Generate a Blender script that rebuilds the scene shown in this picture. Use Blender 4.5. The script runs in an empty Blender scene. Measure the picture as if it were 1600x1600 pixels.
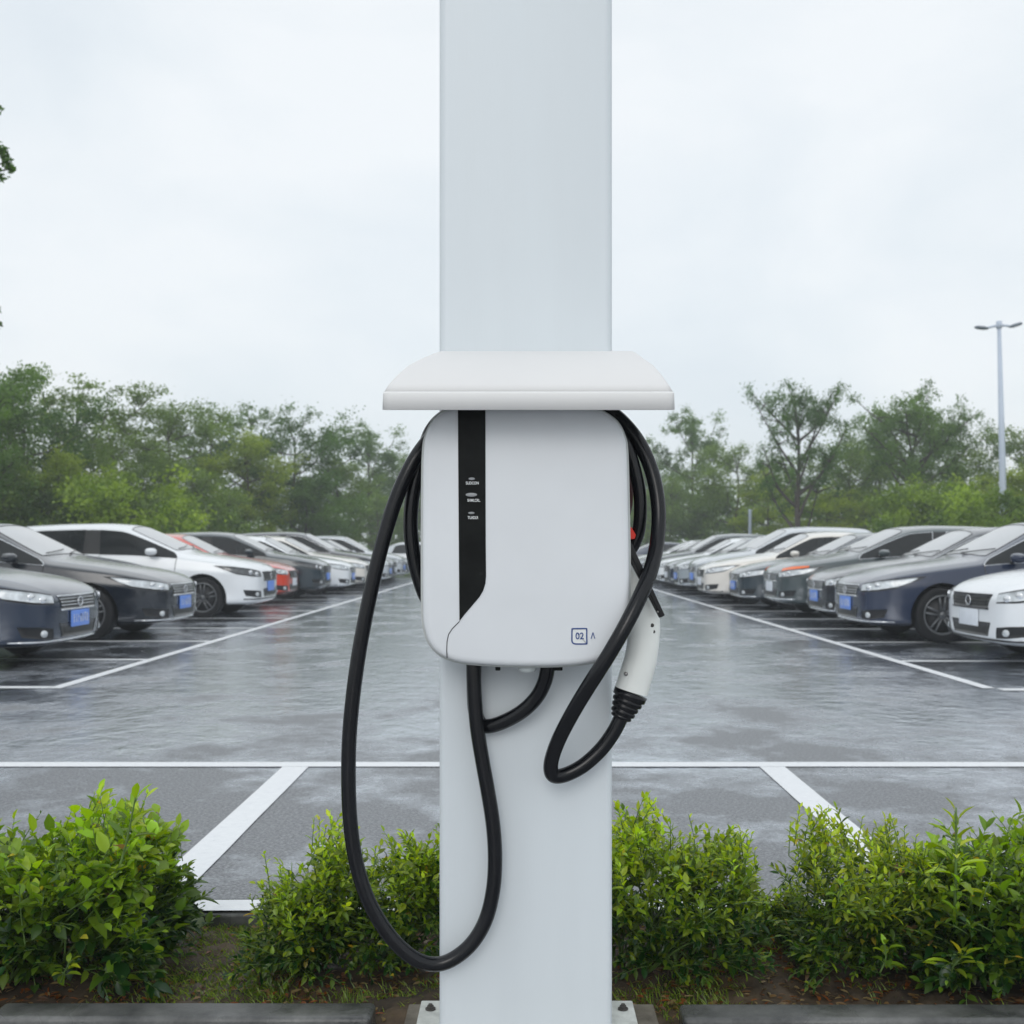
import bpy, bmesh, math, random
from mathutils import Vector, Matrix, noise
from mathutils.bvhtree import BVHTree

random.seed(7)
scene = bpy.context.scene
COL = scene.collection
R = math.radians
# ---------------------------------------------------------------- camera model
F, CX, CY, H = 1800.0, 815.0, 860.0, 1.08      # focal length and horizon in photo pixels, eye height in metres

def P(px, py, Y):
    return Vector(((px - CX) * Y / F, Y, H - (py - CY) * Y / F))

# ---------------------------------------------------------------- materials
def new_mat(name):
    m = bpy.data.materials.new(name)
    m.use_nodes = True
    nt = m.node_tree
    b = nt.nodes['Principled BSDF']
    return m, nt, b

def N(nt, t, **kw):
    n = nt.nodes.new(t)
    for k, v in kw.items():
        if k in n.inputs:
            n.inputs[k].default_value = v
        else:
            setattr(n, k, v)
    return n

def mapping(nt, scale=(1, 1, 1), coord='Object'):
    tc = N(nt, 'ShaderNodeTexCoord')
    mp = N(nt, 'ShaderNodeMapping')
    mp.inputs['Scale'].default_value = scale
    nt.links.new(tc.outputs[coord], mp.inputs['Vector'])
    return mp.outputs['Vector']

def ramp(nt, src, stops):
    r = N(nt, 'ShaderNodeValToRGB')
    els = r.color_ramp.elements
    while len(els) < len(stops):
        els.new(0.5)
    for e, (p, c) in zip(els, stops):
        e.position = p
        e.color = c if len(c) == 4 else (*c, 1)
    nt.links.new(src, r.inputs['Fac'])
    return r.outputs['Color']

def simple(name, col, rough=0.5, metal=0.0, var=0.08, scale=6.0, bump=0.0, bscale=60.0, coat=0.0, spec=0.5, vs=(1, 1, 1)):
    m, nt, b = new_mat(name)
    v = mapping(nt, vs)
    n = N(nt, 'ShaderNodeTexNoise', Scale=scale, Detail=5.0, Roughness=0.6)
    nt.links.new(v, n.inputs['Vector'])
    lo = tuple(c * (1 - var) for c in col); hi = tuple(min(1, c * (1 + var)) for c in col)
    nt.links.new(ramp(nt, n.outputs['Fac'], [(0.3, lo), (0.7, hi)]), b.inputs['Base Color'])
    rr = ramp(nt, n.outputs['Fac'], [(0.3, (rough * 0.85,) * 3), (0.7, (min(1, rough * 1.15),) * 3)])
    nt.links.new(rr, b.inputs['Roughness'])
    b.inputs['Metallic'].default_value = metal
    b.inputs['Coat Weight'].default_value = coat
    b.inputs['Coat Roughness'].default_value = 0.05
    b.inputs['Specular IOR Level'].default_value = spec
    if bump:
        n2 = N(nt, 'ShaderNodeTexNoise', Scale=bscale, Detail=4.0)
        nt.links.new(v, n2.inputs['Vector'])
        bp = N(nt, 'ShaderNodeBump', Strength=bump, Distance=0.01)
        nt.links.new(n2.outputs['Fac'], bp.inputs['Height'])
        nt.links.new(bp.outputs['Normal'], b.inputs['Normal'])
    return m

M = {}
M['column'] = simple('painted_steel', (0.655, 0.70, 0.73), 0.42, var=0.03, scale=1.8, bump=0.02, bscale=40, vs=(5, 5, .45))
M['hood_lip'] = simple('hood_plastic_lit', (0.80, 0.79, 0.78), 0.5, var=0.012, scale=3)  # same plastic as the canopy, lightened so the lip looks more brightly lit
M['hood'] = simple('hood_plastic_shaded', (0.70, 0.69, 0.685), 0.55, var=0.015, scale=3)  # greyed so the sloped canopy looks dimmer lit than the lip
M['shell'] = simple('silver_white_shell', (0.70, 0.72, 0.745), 0.36, var=0.03, scale=5, coat=0.25, bump=0.015, bscale=300)
M['shell_rim'] = simple('shell_rim', (0.48, 0.50, 0.49), 0.4, var=0.05)
M['shell_back'] = simple('shell_back', (0.30, 0.31, 0.32), 0.5)
M['gloss_black'] = simple('gloss_black', (0.010, 0.011, 0.011), 0.25, var=0.3, scale=20, spec=0.07)
M['black_rubber'] = simple('black_rubber', (0.0035, 0.004, 0.006), 0.22, var=0.25, scale=30, bump=0.02, bscale=200, spec=0.34)
M['dark_seam'] = simple('dark_seam', (0.03, 0.03, 0.035), 0.6)
M['white_print'] = simple('white_print', (0.85, 0.87, 0.87), 0.5, var=0.02)
M['blue_print'] = simple('blue_print', (0.020, 0.055, 0.21), 0.4, var=0.1)
M['pale_print'] = simple('pale_print', (0.74, 0.76, 0.76), 0.45, var=0.03)
M['plug_white'] = simple('plug_white', (0.80, 0.82, 0.79), 0.33, var=0.03, scale=12, coat=0.2)
M['drum_red'] = simple('drum_dark_red', (0.055, 0.008, 0.006), 0.5, var=0.4, scale=15)
M['red'] = simple('red_tab', (0.85, 0.03, 0.012), 0.4)
M['clear'] = simple('clear_knob', (0.62, 0.66, 0.66), 0.15, coat=0.5)
M['steel'] = simple('bolt_steel', (0.35, 0.34, 0.33), 0.4, metal=0.9)
M['plate'] = simple('base_plate_steel', (0.60, 0.61, 0.58), 0.5, var=0.2, scale=25, bump=0.08)
M['bolt_dark'] = simple('weathered_bolt', (0.06, 0.055, 0.05), 0.6)
M['tyre'] = simple('tyre_rubber', (0.008, 0.008, 0.009), 0.6, var=0.3, scale=12, bump=0.1, spec=0.25)
M['rim'] = simple('alloy_rim', (0.13, 0.135, 0.14), 0.35, metal=0.7, var=0.15)
M['rim_dark'] = simple('hub_dark', (0.03, 0.03, 0.032), 0.6)
M['well'] = simple('wheel_well', (0.012, 0.012, 0.013), 0.8)
M['trim'] = simple('black_trim', (0.008, 0.008, 0.009), 0.4)
M['chrome'] = simple('chrome', (0.75, 0.76, 0.78), 0.14, metal=1.0, var=0.04)
M['lampglass'] = simple('lamp_clear', (0.52, 0.55, 0.57), 0.12, var=0.45, scale=9, coat=1.0)
M['lampdark'] = simple('lamp_dark', (0.06, 0.065, 0.07), 0.15, var=0.5, scale=14, coat=1.0)
M['amber'] = simple('amber_lens', (0.85, 0.16, 0.03), 0.2, coat=0.6)
M['rearlamp'] = simple('rear_lamp', (0.35, 0.012, 0.012), 0.2, coat=0.8)
M['plate_blue'] = simple('plate_blue', (0.14, 0.28, 0.75), 0.4, var=0.08, scale=9)
M['plate_white'] = simple('plate_white', (0.72, 0.75, 0.80), 0.4, var=0.05, scale=9)
M['grille'] = simple('grille_black', (0.006, 0.006, 0.007), 0.3)
M['lamp_grey'] = simple('pole_grey', (0.48, 0.54, 0.64), 0.45, var=0.06, scale=2)
M['lamp_head'] = simple('lamp_head_grey', (0.18, 0.21, 0.25), 0.5)
M['bark'] = simple('bark', (0.055, 0.045, 0.038), 0.85, var=0.4, scale=9, bump=0.5, bscale=20)
M['stem'] = simple('green_stem', (0.10, 0.17, 0.04), 0.5, var=0.3, scale=20)
M['woody'] = simple('woody_stem', (0.06, 0.045, 0.025), 0.7, var=0.3, scale=30)

def paint_mat():
    m, nt, b = new_mat('car_paint')
    oi = N(nt, 'ShaderNodeObjectInfo')
    nt.links.new(oi.outputs['Color'], b.inputs['Base Color'])
    v = mapping(nt)
    n = N(nt, 'ShaderNodeTexNoise', Scale=170.0, Detail=2.0)
    nt.links.new(v, n.inputs['Vector'])
    n3 = N(nt, 'ShaderNodeTexNoise', Scale=3.0, Detail=4.0)
    nt.links.new(v, n3.inputs['Vector'])
    nt.links.new(ramp(nt, n3.outputs['Fac'], [(0.35, (0.14,) * 3), (0.7, (0.24,) * 3)]), b.inputs['Roughness'])
    b.inputs['Coat Weight'].default_value = 1.0
    geo = N(nt, 'ShaderNodeNewGeometry'); sp_ = N(nt, 'ShaderNodeSeparateXYZ'); nt.links.new(geo.outputs['Normal'], sp_.inputs[0])
    wet = N(nt, 'ShaderNodeMapRange'); wet.inputs['From Min'].default_value = .45; wet.inputs['From Max'].default_value = .9
    wet.inputs['To Min'].default_value = 1.42; wet.inputs['To Max'].default_value = 2.7   # standing water and beads on upward panels
    nt.links.new(sp_.outputs['Z'], wet.inputs['Value']); nt.links.new(wet.outputs[0], b.inputs['Coat IOR'])
    b.inputs['IOR'].default_value = 1.4
    cr_ = N(nt, 'ShaderNodeMapRange'); cr_.inputs['From Min'].default_value = .45; cr_.inputs['From Max'].default_value = .9
    cr_.inputs['To Min'].default_value = .08; cr_.inputs['To Max'].default_value = .15
    nt.links.new(sp_.outputs['Z'], cr_.inputs['Value']); nt.links.new(cr_.outputs[0], b.inputs['Coat Roughness'])
    b.inputs['Metallic'].default_value = 0.0
    b.inputs['Sheen Weight'].default_value = 0.06; b.inputs['Sheen Roughness'].default_value = 0.35
    bp = N(nt, 'ShaderNodeBump', Strength=0.10, Distance=0.002)
    nt.links.new(ramp(nt, n.outputs['Fac'], [(0.55, (0,) * 3), (0.68, (1,) * 3)]), bp.inputs['Height'])
    nt.links.new(bp.outputs['Normal'], b.inputs['Coat Normal'])
    nt.links.new(bp.outputs['Normal'], b.inputs['Normal'])
    return m
M['paint'] = paint_mat()

def glass_mat(nm, ior, coat, rough, base=(.018, .023, .026), sheen=0.0):
    m, nt, b = new_mat(nm)
    b.inputs['Sheen Weight'].default_value = sheen; b.inputs['Sheen Roughness'].default_value = 0.4
    v = mapping(nt)
    n = N(nt, 'ShaderNodeTexNoise', Scale=140.0, Detail=3.0)
    nt.links.new(v, n.inputs['Vector'])
    n2 = N(nt, 'ShaderNodeTexNoise', Scale=2.5, Detail=3.0)
    nt.links.new(v, n2.inputs['Vector'])
    nt.links.new(ramp(nt, n2.outputs['Fac'], [(0.35, tuple(c * .75 for c in base)), (0.7, tuple(c * 1.2 for c in base))]), b.inputs['Base Color'])
    b.inputs['Roughness'].default_value = rough
    b.inputs['IOR'].default_value = ior
    b.inputs['Coat Weight'].default_value = coat
    b.inputs['Coat IOR'].default_value = 3.2
    b.inputs['Coat Roughness'].default_value = 0.32
    bp = N(nt, 'ShaderNodeBump', Strength=0.12, Distance=0.002)
    nt.links.new(ramp(nt, n.outputs['Fac'], [(0.52, (0,) * 3), (0.66, (1,) * 3)]), bp.inputs['Height'])
    nt.links.new(bp.outputs['Normal'], b.inputs['Normal'])
    return m
M['glass'] = glass_mat('wet_windshield', 3.3, 1.0, 0.30, (.16, .175, .19), 0.8)
M['sideglass'] = glass_mat('side_glass', 1.40, 0.0, 0.06, (.008, .010, .011))

def leaf_mat(name, attr=None, lo=(0.03, 0.08, 0.012), hi=(0.10, 0.18, 0.03), rough=0.4, scale=0.8, trans=0.3, tree_rand=False):
    m, nt, b = new_mat(name)
    out = nt.nodes['Material Output']
    if attr:
        a = N(nt, 'ShaderNodeAttribute', attribute_name=attr)
        src = a.outputs['Color']
    else:
        v = mapping(nt)
        n = N(nt, 'ShaderNodeTexNoise', Scale=scale, Detail=5.0, Roughness=0.65)
        nt.links.new(v, n.inputs['Vector'])
        src = ramp(nt, n.outputs['Fac'], [(0.32, lo), (0.68, hi)])
    if tree_rand:
        oi = N(nt, 'ShaderNodeObjectInfo')
        mx = N(nt, 'ShaderNodeMix', data_type='RGBA', blend_type='MULTIPLY')
        mx.inputs[0].default_value = 1.0
        nt.links.new(src, mx.inputs[6])
        nt.links.new(oi.outputs['Color'], mx.inputs[7])
        src = mx.outputs[2]
    nt.links.new(src, b.inputs['Base Color'])
    b.inputs['Roughness'].default_value = rough
    tr = N(nt, 'ShaderNodeBsdfTranslucent')
    hs = N(nt, 'ShaderNodeHueSaturation', Value=1.5, Saturation=1.1)
    nt.links.new(src, hs.inputs['Color'])
    nt.links.new(hs.outputs['Color'], tr.inputs['Color'])
    mix = N(nt, 'ShaderNodeMixShader')
    mix.inputs[0].default_value = trans
    nt.links.new(b.outputs[0], mix.inputs[1]); nt.links.new(tr.outputs[0], mix.inputs[2])
    nt.links.new(mix.outputs[0], out.inputs['Surface'])
    return m
M['leaf'] = leaf_mat('shrub_leaf', attr='tint', rough=0.33, trans=0.38)
M['treeleaf'] = leaf_mat('tree_leaf', lo=(0.035, 0.08, 0.012), hi=(0.20, 0.30, 0.04), rough=0.5, scale=0.5, trans=0.35, tree_rand=True)

def asphalt_mat():
    m, nt, b = new_mat('wet_asphalt')
    v = mapping(nt)
    L = nt.links.new
    big = N(nt, 'ShaderNodeTexNoise', Scale=1.3, Detail=9.0, Roughness=0.68, Distortion=0.0)
    L(mapping(nt, (0.8, 0.75, 1)), big.inputs['Vector'])
    grain = N(nt, 'ShaderNodeTexNoise', Scale=75.0, Detail=5.0, Roughness=0.75); L(v, grain.inputs['Vector'])
    vor = N(nt, 'ShaderNodeTexVoronoi', Scale=110.0); L(v, vor.inputs['Vector'])
    mid = N(nt, 'ShaderNodeTexNoise', Scale=6.5, Detail=6.0, Roughness=0.62); L(mapping(nt, (1, .8, 1)), mid.inputs['Vector'])
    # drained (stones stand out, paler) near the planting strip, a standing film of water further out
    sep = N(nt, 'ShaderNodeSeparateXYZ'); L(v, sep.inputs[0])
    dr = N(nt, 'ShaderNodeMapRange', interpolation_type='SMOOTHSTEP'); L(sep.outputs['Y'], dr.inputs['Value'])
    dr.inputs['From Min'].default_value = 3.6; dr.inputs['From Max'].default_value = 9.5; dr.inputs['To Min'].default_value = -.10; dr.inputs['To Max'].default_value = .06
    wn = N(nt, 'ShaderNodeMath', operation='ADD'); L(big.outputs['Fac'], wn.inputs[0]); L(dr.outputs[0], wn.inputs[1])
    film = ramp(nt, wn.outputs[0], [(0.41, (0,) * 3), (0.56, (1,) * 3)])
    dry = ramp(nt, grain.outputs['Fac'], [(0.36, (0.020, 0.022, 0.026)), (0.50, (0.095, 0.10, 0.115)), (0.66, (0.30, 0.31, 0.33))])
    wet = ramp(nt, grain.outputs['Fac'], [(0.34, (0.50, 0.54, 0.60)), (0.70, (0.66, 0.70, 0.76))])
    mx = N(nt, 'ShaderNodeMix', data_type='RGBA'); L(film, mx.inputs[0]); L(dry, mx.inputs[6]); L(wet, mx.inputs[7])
    fl = N(nt, 'ShaderNodeTexNoise', Scale=16.0, Detail=4.0, Roughness=0.75); L(v, fl.inputs['Vector'])
    fleck = ramp(nt, fl.outputs['Fac'], [(0.30, (.08,) * 3), (0.37, (1,) * 3)])
    mx2 = N(nt, 'ShaderNodeMix', data_type='RGBA', blend_type='MULTIPLY'); mx2.inputs[0].default_value = 1
    L(mx.outputs[2], mx2.inputs[6]); L(fleck, mx2.inputs[7]); L(mx2.outputs[2], b.inputs['Base Color'])
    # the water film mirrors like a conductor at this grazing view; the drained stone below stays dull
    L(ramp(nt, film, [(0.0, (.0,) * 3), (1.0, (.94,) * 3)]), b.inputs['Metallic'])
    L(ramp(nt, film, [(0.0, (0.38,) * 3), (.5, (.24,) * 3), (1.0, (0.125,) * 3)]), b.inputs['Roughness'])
    b.inputs['IOR'].default_value = 2.2
    bp = N(nt, 'ShaderNodeBump', Distance=0.004); L(ramp(nt, film, [(0.0, (.7,) * 3), (.8, (.06,) * 3)]), bp.inputs['Strength']); L(vor.outputs['Distance'], bp.inputs['Height'])
    bp2 = N(nt, 'ShaderNodeBump', Strength=0.5, Distance=0.022); L(mid.outputs['Fac'], bp2.inputs['Height']); L(bp.outputs['Normal'], bp2.inputs['Normal'])
    L(bp2.outputs['Normal'], b.inputs['Normal'])
    return m
M['asphalt'] = asphalt_mat()

def marking_mat():
    m, nt, b = new_mat('road_paint')
    v = mapping(nt)
    n = N(nt, 'ShaderNodeTexNoise', Scale=28.0, Detail=6.0, Roughness=0.7)
    nt.links.new(v, n.inputs['Vector'])
    nt.links.new(ramp(nt, n.outputs['Fac'], [(0.24, (0.34, 0.35, 0.36)), (0.36, (0.74, 0.75, 0.77)), (0.7, (0.82, 0.83, 0.84))]), b.inputs['Base Color'])
    b.inputs['Roughness'].default_value = 0.42
    g = N(nt, 'ShaderNodeTexNoise', Scale=150.0, Detail=3.0)
    nt.links.new(v, g.inputs['Vector'])
    bp = N(nt, 'ShaderNodeBump', Strength=0.25, Distance=0.003)
    nt.links.new(g.outputs['Fac'], bp.inputs['Height'])
    nt.links.new(bp.outputs['Normal'], b.inputs['Normal'])
    return m
M['marking'] = marking_mat()

def stone_mat(name, lo, hi, rlo=0.12, rhi=0.6, ior=1.5):
    m, nt, b = new_mat(name)
    b.inputs['IOR'].default_value = ior
    v = mapping(nt)
    n = N(nt, 'ShaderNodeTexNoise', Scale=7.0, Detail=8.0, Roughness=0.7)
    nt.links.new(v, n.inputs['Vector'])
    nt.links.new(ramp(nt, n.outputs['Fac'], [(0.35, lo), (0.65, hi)]), b.inputs['Base Color'])
    w = N(nt, 'ShaderNodeTexNoise', Scale=3.0, Detail=3.0)
    nt.links.new(v, w.inputs['Vector'])
    nt.links.new(ramp(nt, w.outputs['Fac'], [(0.45, (rhi,) * 3), (0.56, (rlo,) * 3)]), b.inputs['Roughness'])
    g = N(nt, 'ShaderNodeTexNoise', Scale=90.0, Detail=6.0, Roughness=0.7)
    nt.links.new(v, g.inputs['Vector'])
    bp = N(nt, 'ShaderNodeBump', Strength=0.3, Distance=0.006)
    nt.links.new(g.outputs['Fac'], bp.inputs['Height'])
    nt.links.new(bp.outputs['Normal'], b.inputs['Normal'])
    return m
M['kerb'] = stone_mat('wet_kerb_stone', (0.035, 0.036, 0.036), (0.13, 0.13, 0.125), 0.10, 0.5, 1.6)
M['paving'] = stone_mat('dirty_paving', (0.07, 0.058, 0.045), (0.22, 0.195, 0.16), 0.45)
M['soil'] = stone_mat('wet_soil', (0.012, 0.008, 0.005), (0.095, 0.064, 0.036), 0.62, 0.9)
M['field'] = stone_mat('rough_grass_ground', (0.03, 0.05, 0.015), (0.07, 0.09, 0.03), 0.6, 0.8)

# ---------------------------------------------------------------- object helpers
def tag(o, label=None, cat=None, group=None, kind=None):
    if label: o['label'] = label
    if cat: o['category'] = cat
    if group: o['group'] = group
    if kind: o['kind'] = kind
    return o

def empty(name, loc=(0, 0, 0), label=None, cat=None, group=None):
    o = bpy.data.objects.new(name, None)
    o.empty_display_size = 0.2
    COL.objects.link(o)
    o.location = loc
    return tag(o, label, cat, group)

ORIG = {}
def root_loc(parent):
    p = parent
    while p.parent: p = p.parent
    return p.location.copy()

def mk(name, verts, faces, mat, parent=None, smooth=True, mats=None, midx=None, tint=None, origin=None):
    me = bpy.data.meshes.new(name)
    off = root_loc(parent) if parent else (Vector(origin) if origin is not None else Vector((0, 0, 0)))
    vv = [(v[0] - off[0], v[1] - off[1], v[2] - off[2]) for v in verts]
    me.from_pydata(vv, [], faces)
    for m_ in (mats or [mat]): me.materials.append(m_)
    if midx: me.polygons.foreach_set('material_index', midx)
    if smooth: me.polygons.foreach_set('use_smooth', [True] * len(me.polygons))
    if tint:
        a = me.color_attributes.new('tint', 'FLOAT_COLOR', 'POINT')
        flat = []
        for c in tint: flat.extend((c[0], c[1], c[2], 1.0))
        a.data.foreach_set('color', flat)
    me.update()
    o = bpy.data.objects.new(name, me)
    COL.objects.link(o)
    if parent: o.parent = parent
    elif origin is not None: o.location = origin
    return o

class Geo:
    def __init__(s): s.v = []; s.f = []; s.m = []; s.t = []
    def add(s, vs, fs, mi=0, tint=None):
        b = len(s.v)
        s.v.extend(vs); s.f.extend([tuple(i + b for i in f) for f in fs]); s.m.extend([mi] * len(fs))
        if tint is not None: s.t.extend([tint] * len(vs))
    def obj(s, name, mat, parent=None, smooth=True, mats=None, origin=None):
        return mk(name, s.v, s.f, mat, parent, smooth, mats, s.m if mats else None, s.t or None, origin)

def catmull(pts, n=6):
    pts = [Vector(p) for p in pts]
    P_ = [pts[0] * 2 - pts[1]] + pts + [pts[-1] * 2 - pts[-2]]
    out = []
    for i in range(1, len(P_) - 2):
        a, b, c, d = P_[i - 1:i + 3]
        for k in range(n):
            t = k / n
            out.append(0.5 * ((2 * b) + (c - a) * t + (2 * a - 5 * b + 4 * c - d) * t * t + (3 * b - a - 3 * c + d) * t ** 3))
    out.append(pts[-1])
    return out

def tube(pts, rad, seg=12, cap=True, squash=None):
    """rad: number or list; squash=(a,b) ellipse scale, b along world Y"""
    pts = [Vector(p) for p in pts]
    n = len(pts)
    rs = rad if isinstance(rad, (list, tuple)) else [rad] * n
    vs, fs = [], []
    prev = None
    for i, p in enumerate(pts):
        t = (pts[min(i + 1, n - 1)] - pts[max(i - 1, 0)])
        if t.length < 1e-9: t = Vector((0, 0, 1))
        t.normalize()
        if prev is None:
            ref = Vector((0, 1, 0)) if abs(t.y) < 0.9 else Vector((1, 0, 0))
            u = (ref - t * ref.dot(t)).normalized()
        else:
            u = (prev - t * prev.dot(t))
            u = u.normalized() if u.length > 1e-6 else Vector((1, 0, 0))
        prev = u
        w = t.cross(u)
        for k in range(seg):
            a = 2 * math.pi * k / seg
            ca, sa = math.cos(a), math.sin(a)
            if squash: ca *= squash[1]; sa *= squash[0]
            vs.append(p + (u * ca + w * sa) * rs[i])
    for i in range(n - 1):
        for k in range(seg):
            k2 = (k + 1) % seg
            fs.append((i * seg + k, i * seg + k2, (i + 1) * seg + k2, (i + 1) * seg + k))
    if cap:
        fs.append(tuple(range(seg - 1, -1, -1)))
        fs.append(tuple((n - 1) * seg + k for k in range(seg)))
    return vs, fs

def box_geo(x0, x1, y0, y1, z0, z1, bev=0.0, seg=2):
    bm = bmesh.new()
    bmesh.ops.create_cube(bm, size=1)
    for v in bm.verts:
        v.co = Vector(((x0 + x1) / 2 + v.co.x * (x1 - x0), (y0 + y1) / 2 + v.co.y * (y1 - y0), (z0 + z1) / 2 + v.co.z * (z1 - z0)))
    if bev:
        bmesh.ops.bevel(bm, geom=bm.edges[:], offset=bev, segments=seg, profile=0.5, affect='EDGES')
    bm.verts.index_update()
    vs = [v.co.copy() for v in bm.verts]; fs = [tuple(v.index for v in f.verts) for f in bm.faces]
    bm.free()
    return vs, fs

def inset2d(pts, d):
    n = len(pts); out = []
    area = sum(pts[i][0] * pts[(i + 1) % n][1] - pts[(i + 1) % n][0] * pts[i][1] for i in range(n))
    sg = 1 if area > 0 else -1
    for i in range(n):
        a, b, c = Vector(pts[i - 1]), Vector(pts[i]), Vector(pts[(i + 1) % n])
        e1 = (b - a).normalized(); e2 = (c - b).normalized()
        n1 = Vector((-e1.y, e1.x)); n2 = Vector((-e2.y, e2.x))
        nn = n1 + n2
        nn = nn / max(0.5, nn.length_squared / 2)
        out.append(b + nn * d * sg)
    return out

def slab(outline, levels):
    """outline in (x,z); levels list of (inset, y) from back to front; closed solid"""
    n = len(outline); vs = []; fs = []
    for ins, y in levels:
        for p in inset2d(outline, ins): vs.append(Vector((p[0], y, p[1])))
    L = len(levels)
    for i in range(L - 1):
        for k in range(n):
            k2 = (k + 1) % n
            fs.append((i * n + k, i * n + k2, (i + 1) * n + k2, (i + 1) * n + k))
    fs.append(tuple(range(n))[::-1]); fs.append(tuple((L - 1) * n + k for k in range(n)))
    return vs, fs

def fix_normals(o):
    bm = bmesh.new(); bm.from_mesh(o.data)
    bmesh.ops.recalc_face_normals(bm, faces=bm.faces[:])
    bm.to_mesh(o.data); bm.free()
    return o

def sharp(o, ang=35):
    o.data.set_sharp_from_angle(angle=R(ang))
    return o

def children(o): return [c for c in bpy.data.objects if c.parent == o]
def copy_tree(o, parent=None, kids=None):
    c = o.copy(); COL.objects.link(c)
    if parent: c.parent = parent
    for ch in kids[o] if kids else children(o): copy_tree(ch, c, kids)
    return c
def kids_map(o):
    d = {}
    def rec(x):
        d[x] = children(x)
        for y in d[x]: rec(y)
    rec(o); return d

def px_outline(pts, Y): return [((x - CX) * Y / F, H - (y - CY) * Y / F) for x, y in pts]
def smooth2d(pts, n=4):
    q = [Vector((p[0], 0, p[1])) for p in pts]
    q = q + [q[0]]
    ext = [q[-2]] + q + [q[1]]
    out = []
    for i in range(1, len(ext) - 2):
        a, b, c, d = ext[i - 1:i + 3]
        for k in range(n):
            t = k / n
            v = 0.5 * ((2 * b) + (c - a) * t + (2 * a - 5 * b + 4 * c - d) * t * t + (3 * b - a - 3 * c + d) * t ** 3)
            out.append((v.x, v.z))
    return out

# ================================================================ GROUND
def sheet(name, x0, x1, y0, y1, z, mat, nx=1, ny=1, amp=0, kind='structure'):
    vs, fs = [], []
    for j in range(ny + 1):
        for i in range(nx + 1):
            x = x0 + (x1 - x0) * i / nx; y = y0 + (y1 - y0) * j / ny
            vs.append((x, y, z + (amp * noise.noise(Vector((x * 4, y * 4, 3))) + amp * .7 * noise.noise(Vector((x * 17, y * 17, 1))) + amp * .35 * noise.noise(Vector((x * 60, y * 60, 1))) if amp else 0)))
    for j in range(ny):
        for i in range(nx):
            a = j * (nx + 1) + i
            fs.append((a, a + 1, a + nx + 2, a + nx + 1))
    return tag(mk(name, vs, fs, mat), kind=kind)

sheet('ground', -160, 160, -20, 230, -0.14, M['field'])
vs, fs = box_geo(-10.6, 10.6, 3.57, 49.0, -0.16, 0.0)
tag(mk('parking_lot', vs, fs, M['asphalt'], smooth=False), kind='structure')
sheet('road', -30, 30, -12, 2.67, -0.125, M['asphalt'])
sheet('planting_soil', -4, 4, 2.745, 3.46, -0.050, M['soil'], 640, 60, 0.022)
vs, fs = box_geo(-0.27, 0.315, 2.25, 2.755, -0.13, -0.004, 0.004)
tag(mk('footing_pad', vs, fs, M['paving']), kind='structure')

# kerbs
def kerb_run(name, x0, x1, y0, y1, ztop, zbot, length, mat):
    g = Geo(); x = x0
    while x < x1 - 0.02:
        xe = min(x + length, x1)
        dz = random.uniform(-0.003, 0.003)
        v, f = box_geo(x + 0.003, xe - 0.003, y0, y1, zbot, ztop + dz, 0.012, 3)
        g.add(v, f); x = xe
    return tag(g.obj(name, mat), kind='structure')
kerb_run('kerb', -5.2, -0.345, 2.662, 2.757, 0.0, -0.16, 0.99, M['kerb'])
kerb_run('kerb', 0.372, 5.2, 2.662, 2.757, -0.002, -0.16, 0.99, M['kerb'])
kerb_run('kerb', -8.0, 8.0, 3.448, 3.567, -0.006, -0.16, 0.75, M['kerb'])

# painted markings
def line(x0, x1, y0, y1, z=0.004):
    n = max(1, int(max(x1 - x0, y1 - y0) / 0.5)); vs = []; fs = []
    along_x = (x1 - x0) > (y1 - y0)
    def jit(a): return 0.0035 * noise.noise(Vector((a * 9, x0 + y0, 0)))
    for i in range(n + 1):
        t = i / n
        if along_x:
            x = x0 + (x1 - x0) * t; vs += [(x, y0 + jit(x), z), (x, y1 + jit(x + 40), z)]
            if i: b = 2 * i; fs.append((b - 2, b, b + 1, b - 1))
        else:
            y = y0 + (y1 - y0) * t; vs += [(x0 + jit(y), y, z), (x1 + jit(y + 40), y, z)]
            if i: b = 2 * i; fs.append((b - 2, b - 1, b + 1, b))
    return vs, fs
def marking(name, rects):
    g = Geo()
    for k, r in enumerate(rects): g.add(*line(*r))
    return tag(g.obj(name, M['marking'], smooth=False), kind='structure')
marking('kerbside_line', [(-8, 8, 3.453, 3.561, 0.0005)])
marking('cross_line', [(-9.5, 9.5, 5.735, 5.86)])
marking('stall_line', [(-1.19, -1.06, 3.60, 5.731)])
marking('stall_line', [(1.185, 1.31, 3.60, 5.731)])
for sx in (-1, 1):
    rects = []
    X0, X1 = sorted((sx * 3.60, sx * 3.70))
    marking('aisle_line', [(X0, X1, 9.0, 47.0)])
    for k in range(17):
        y = (9.0 if sx < 0 else 8.85) + 2.3 * k
        a, b = sorted((sx * 3.704, sx * 9.6))
        rects.append((a, b, y, y + 0.13))
    marking('bay_lines', rects)

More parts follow.
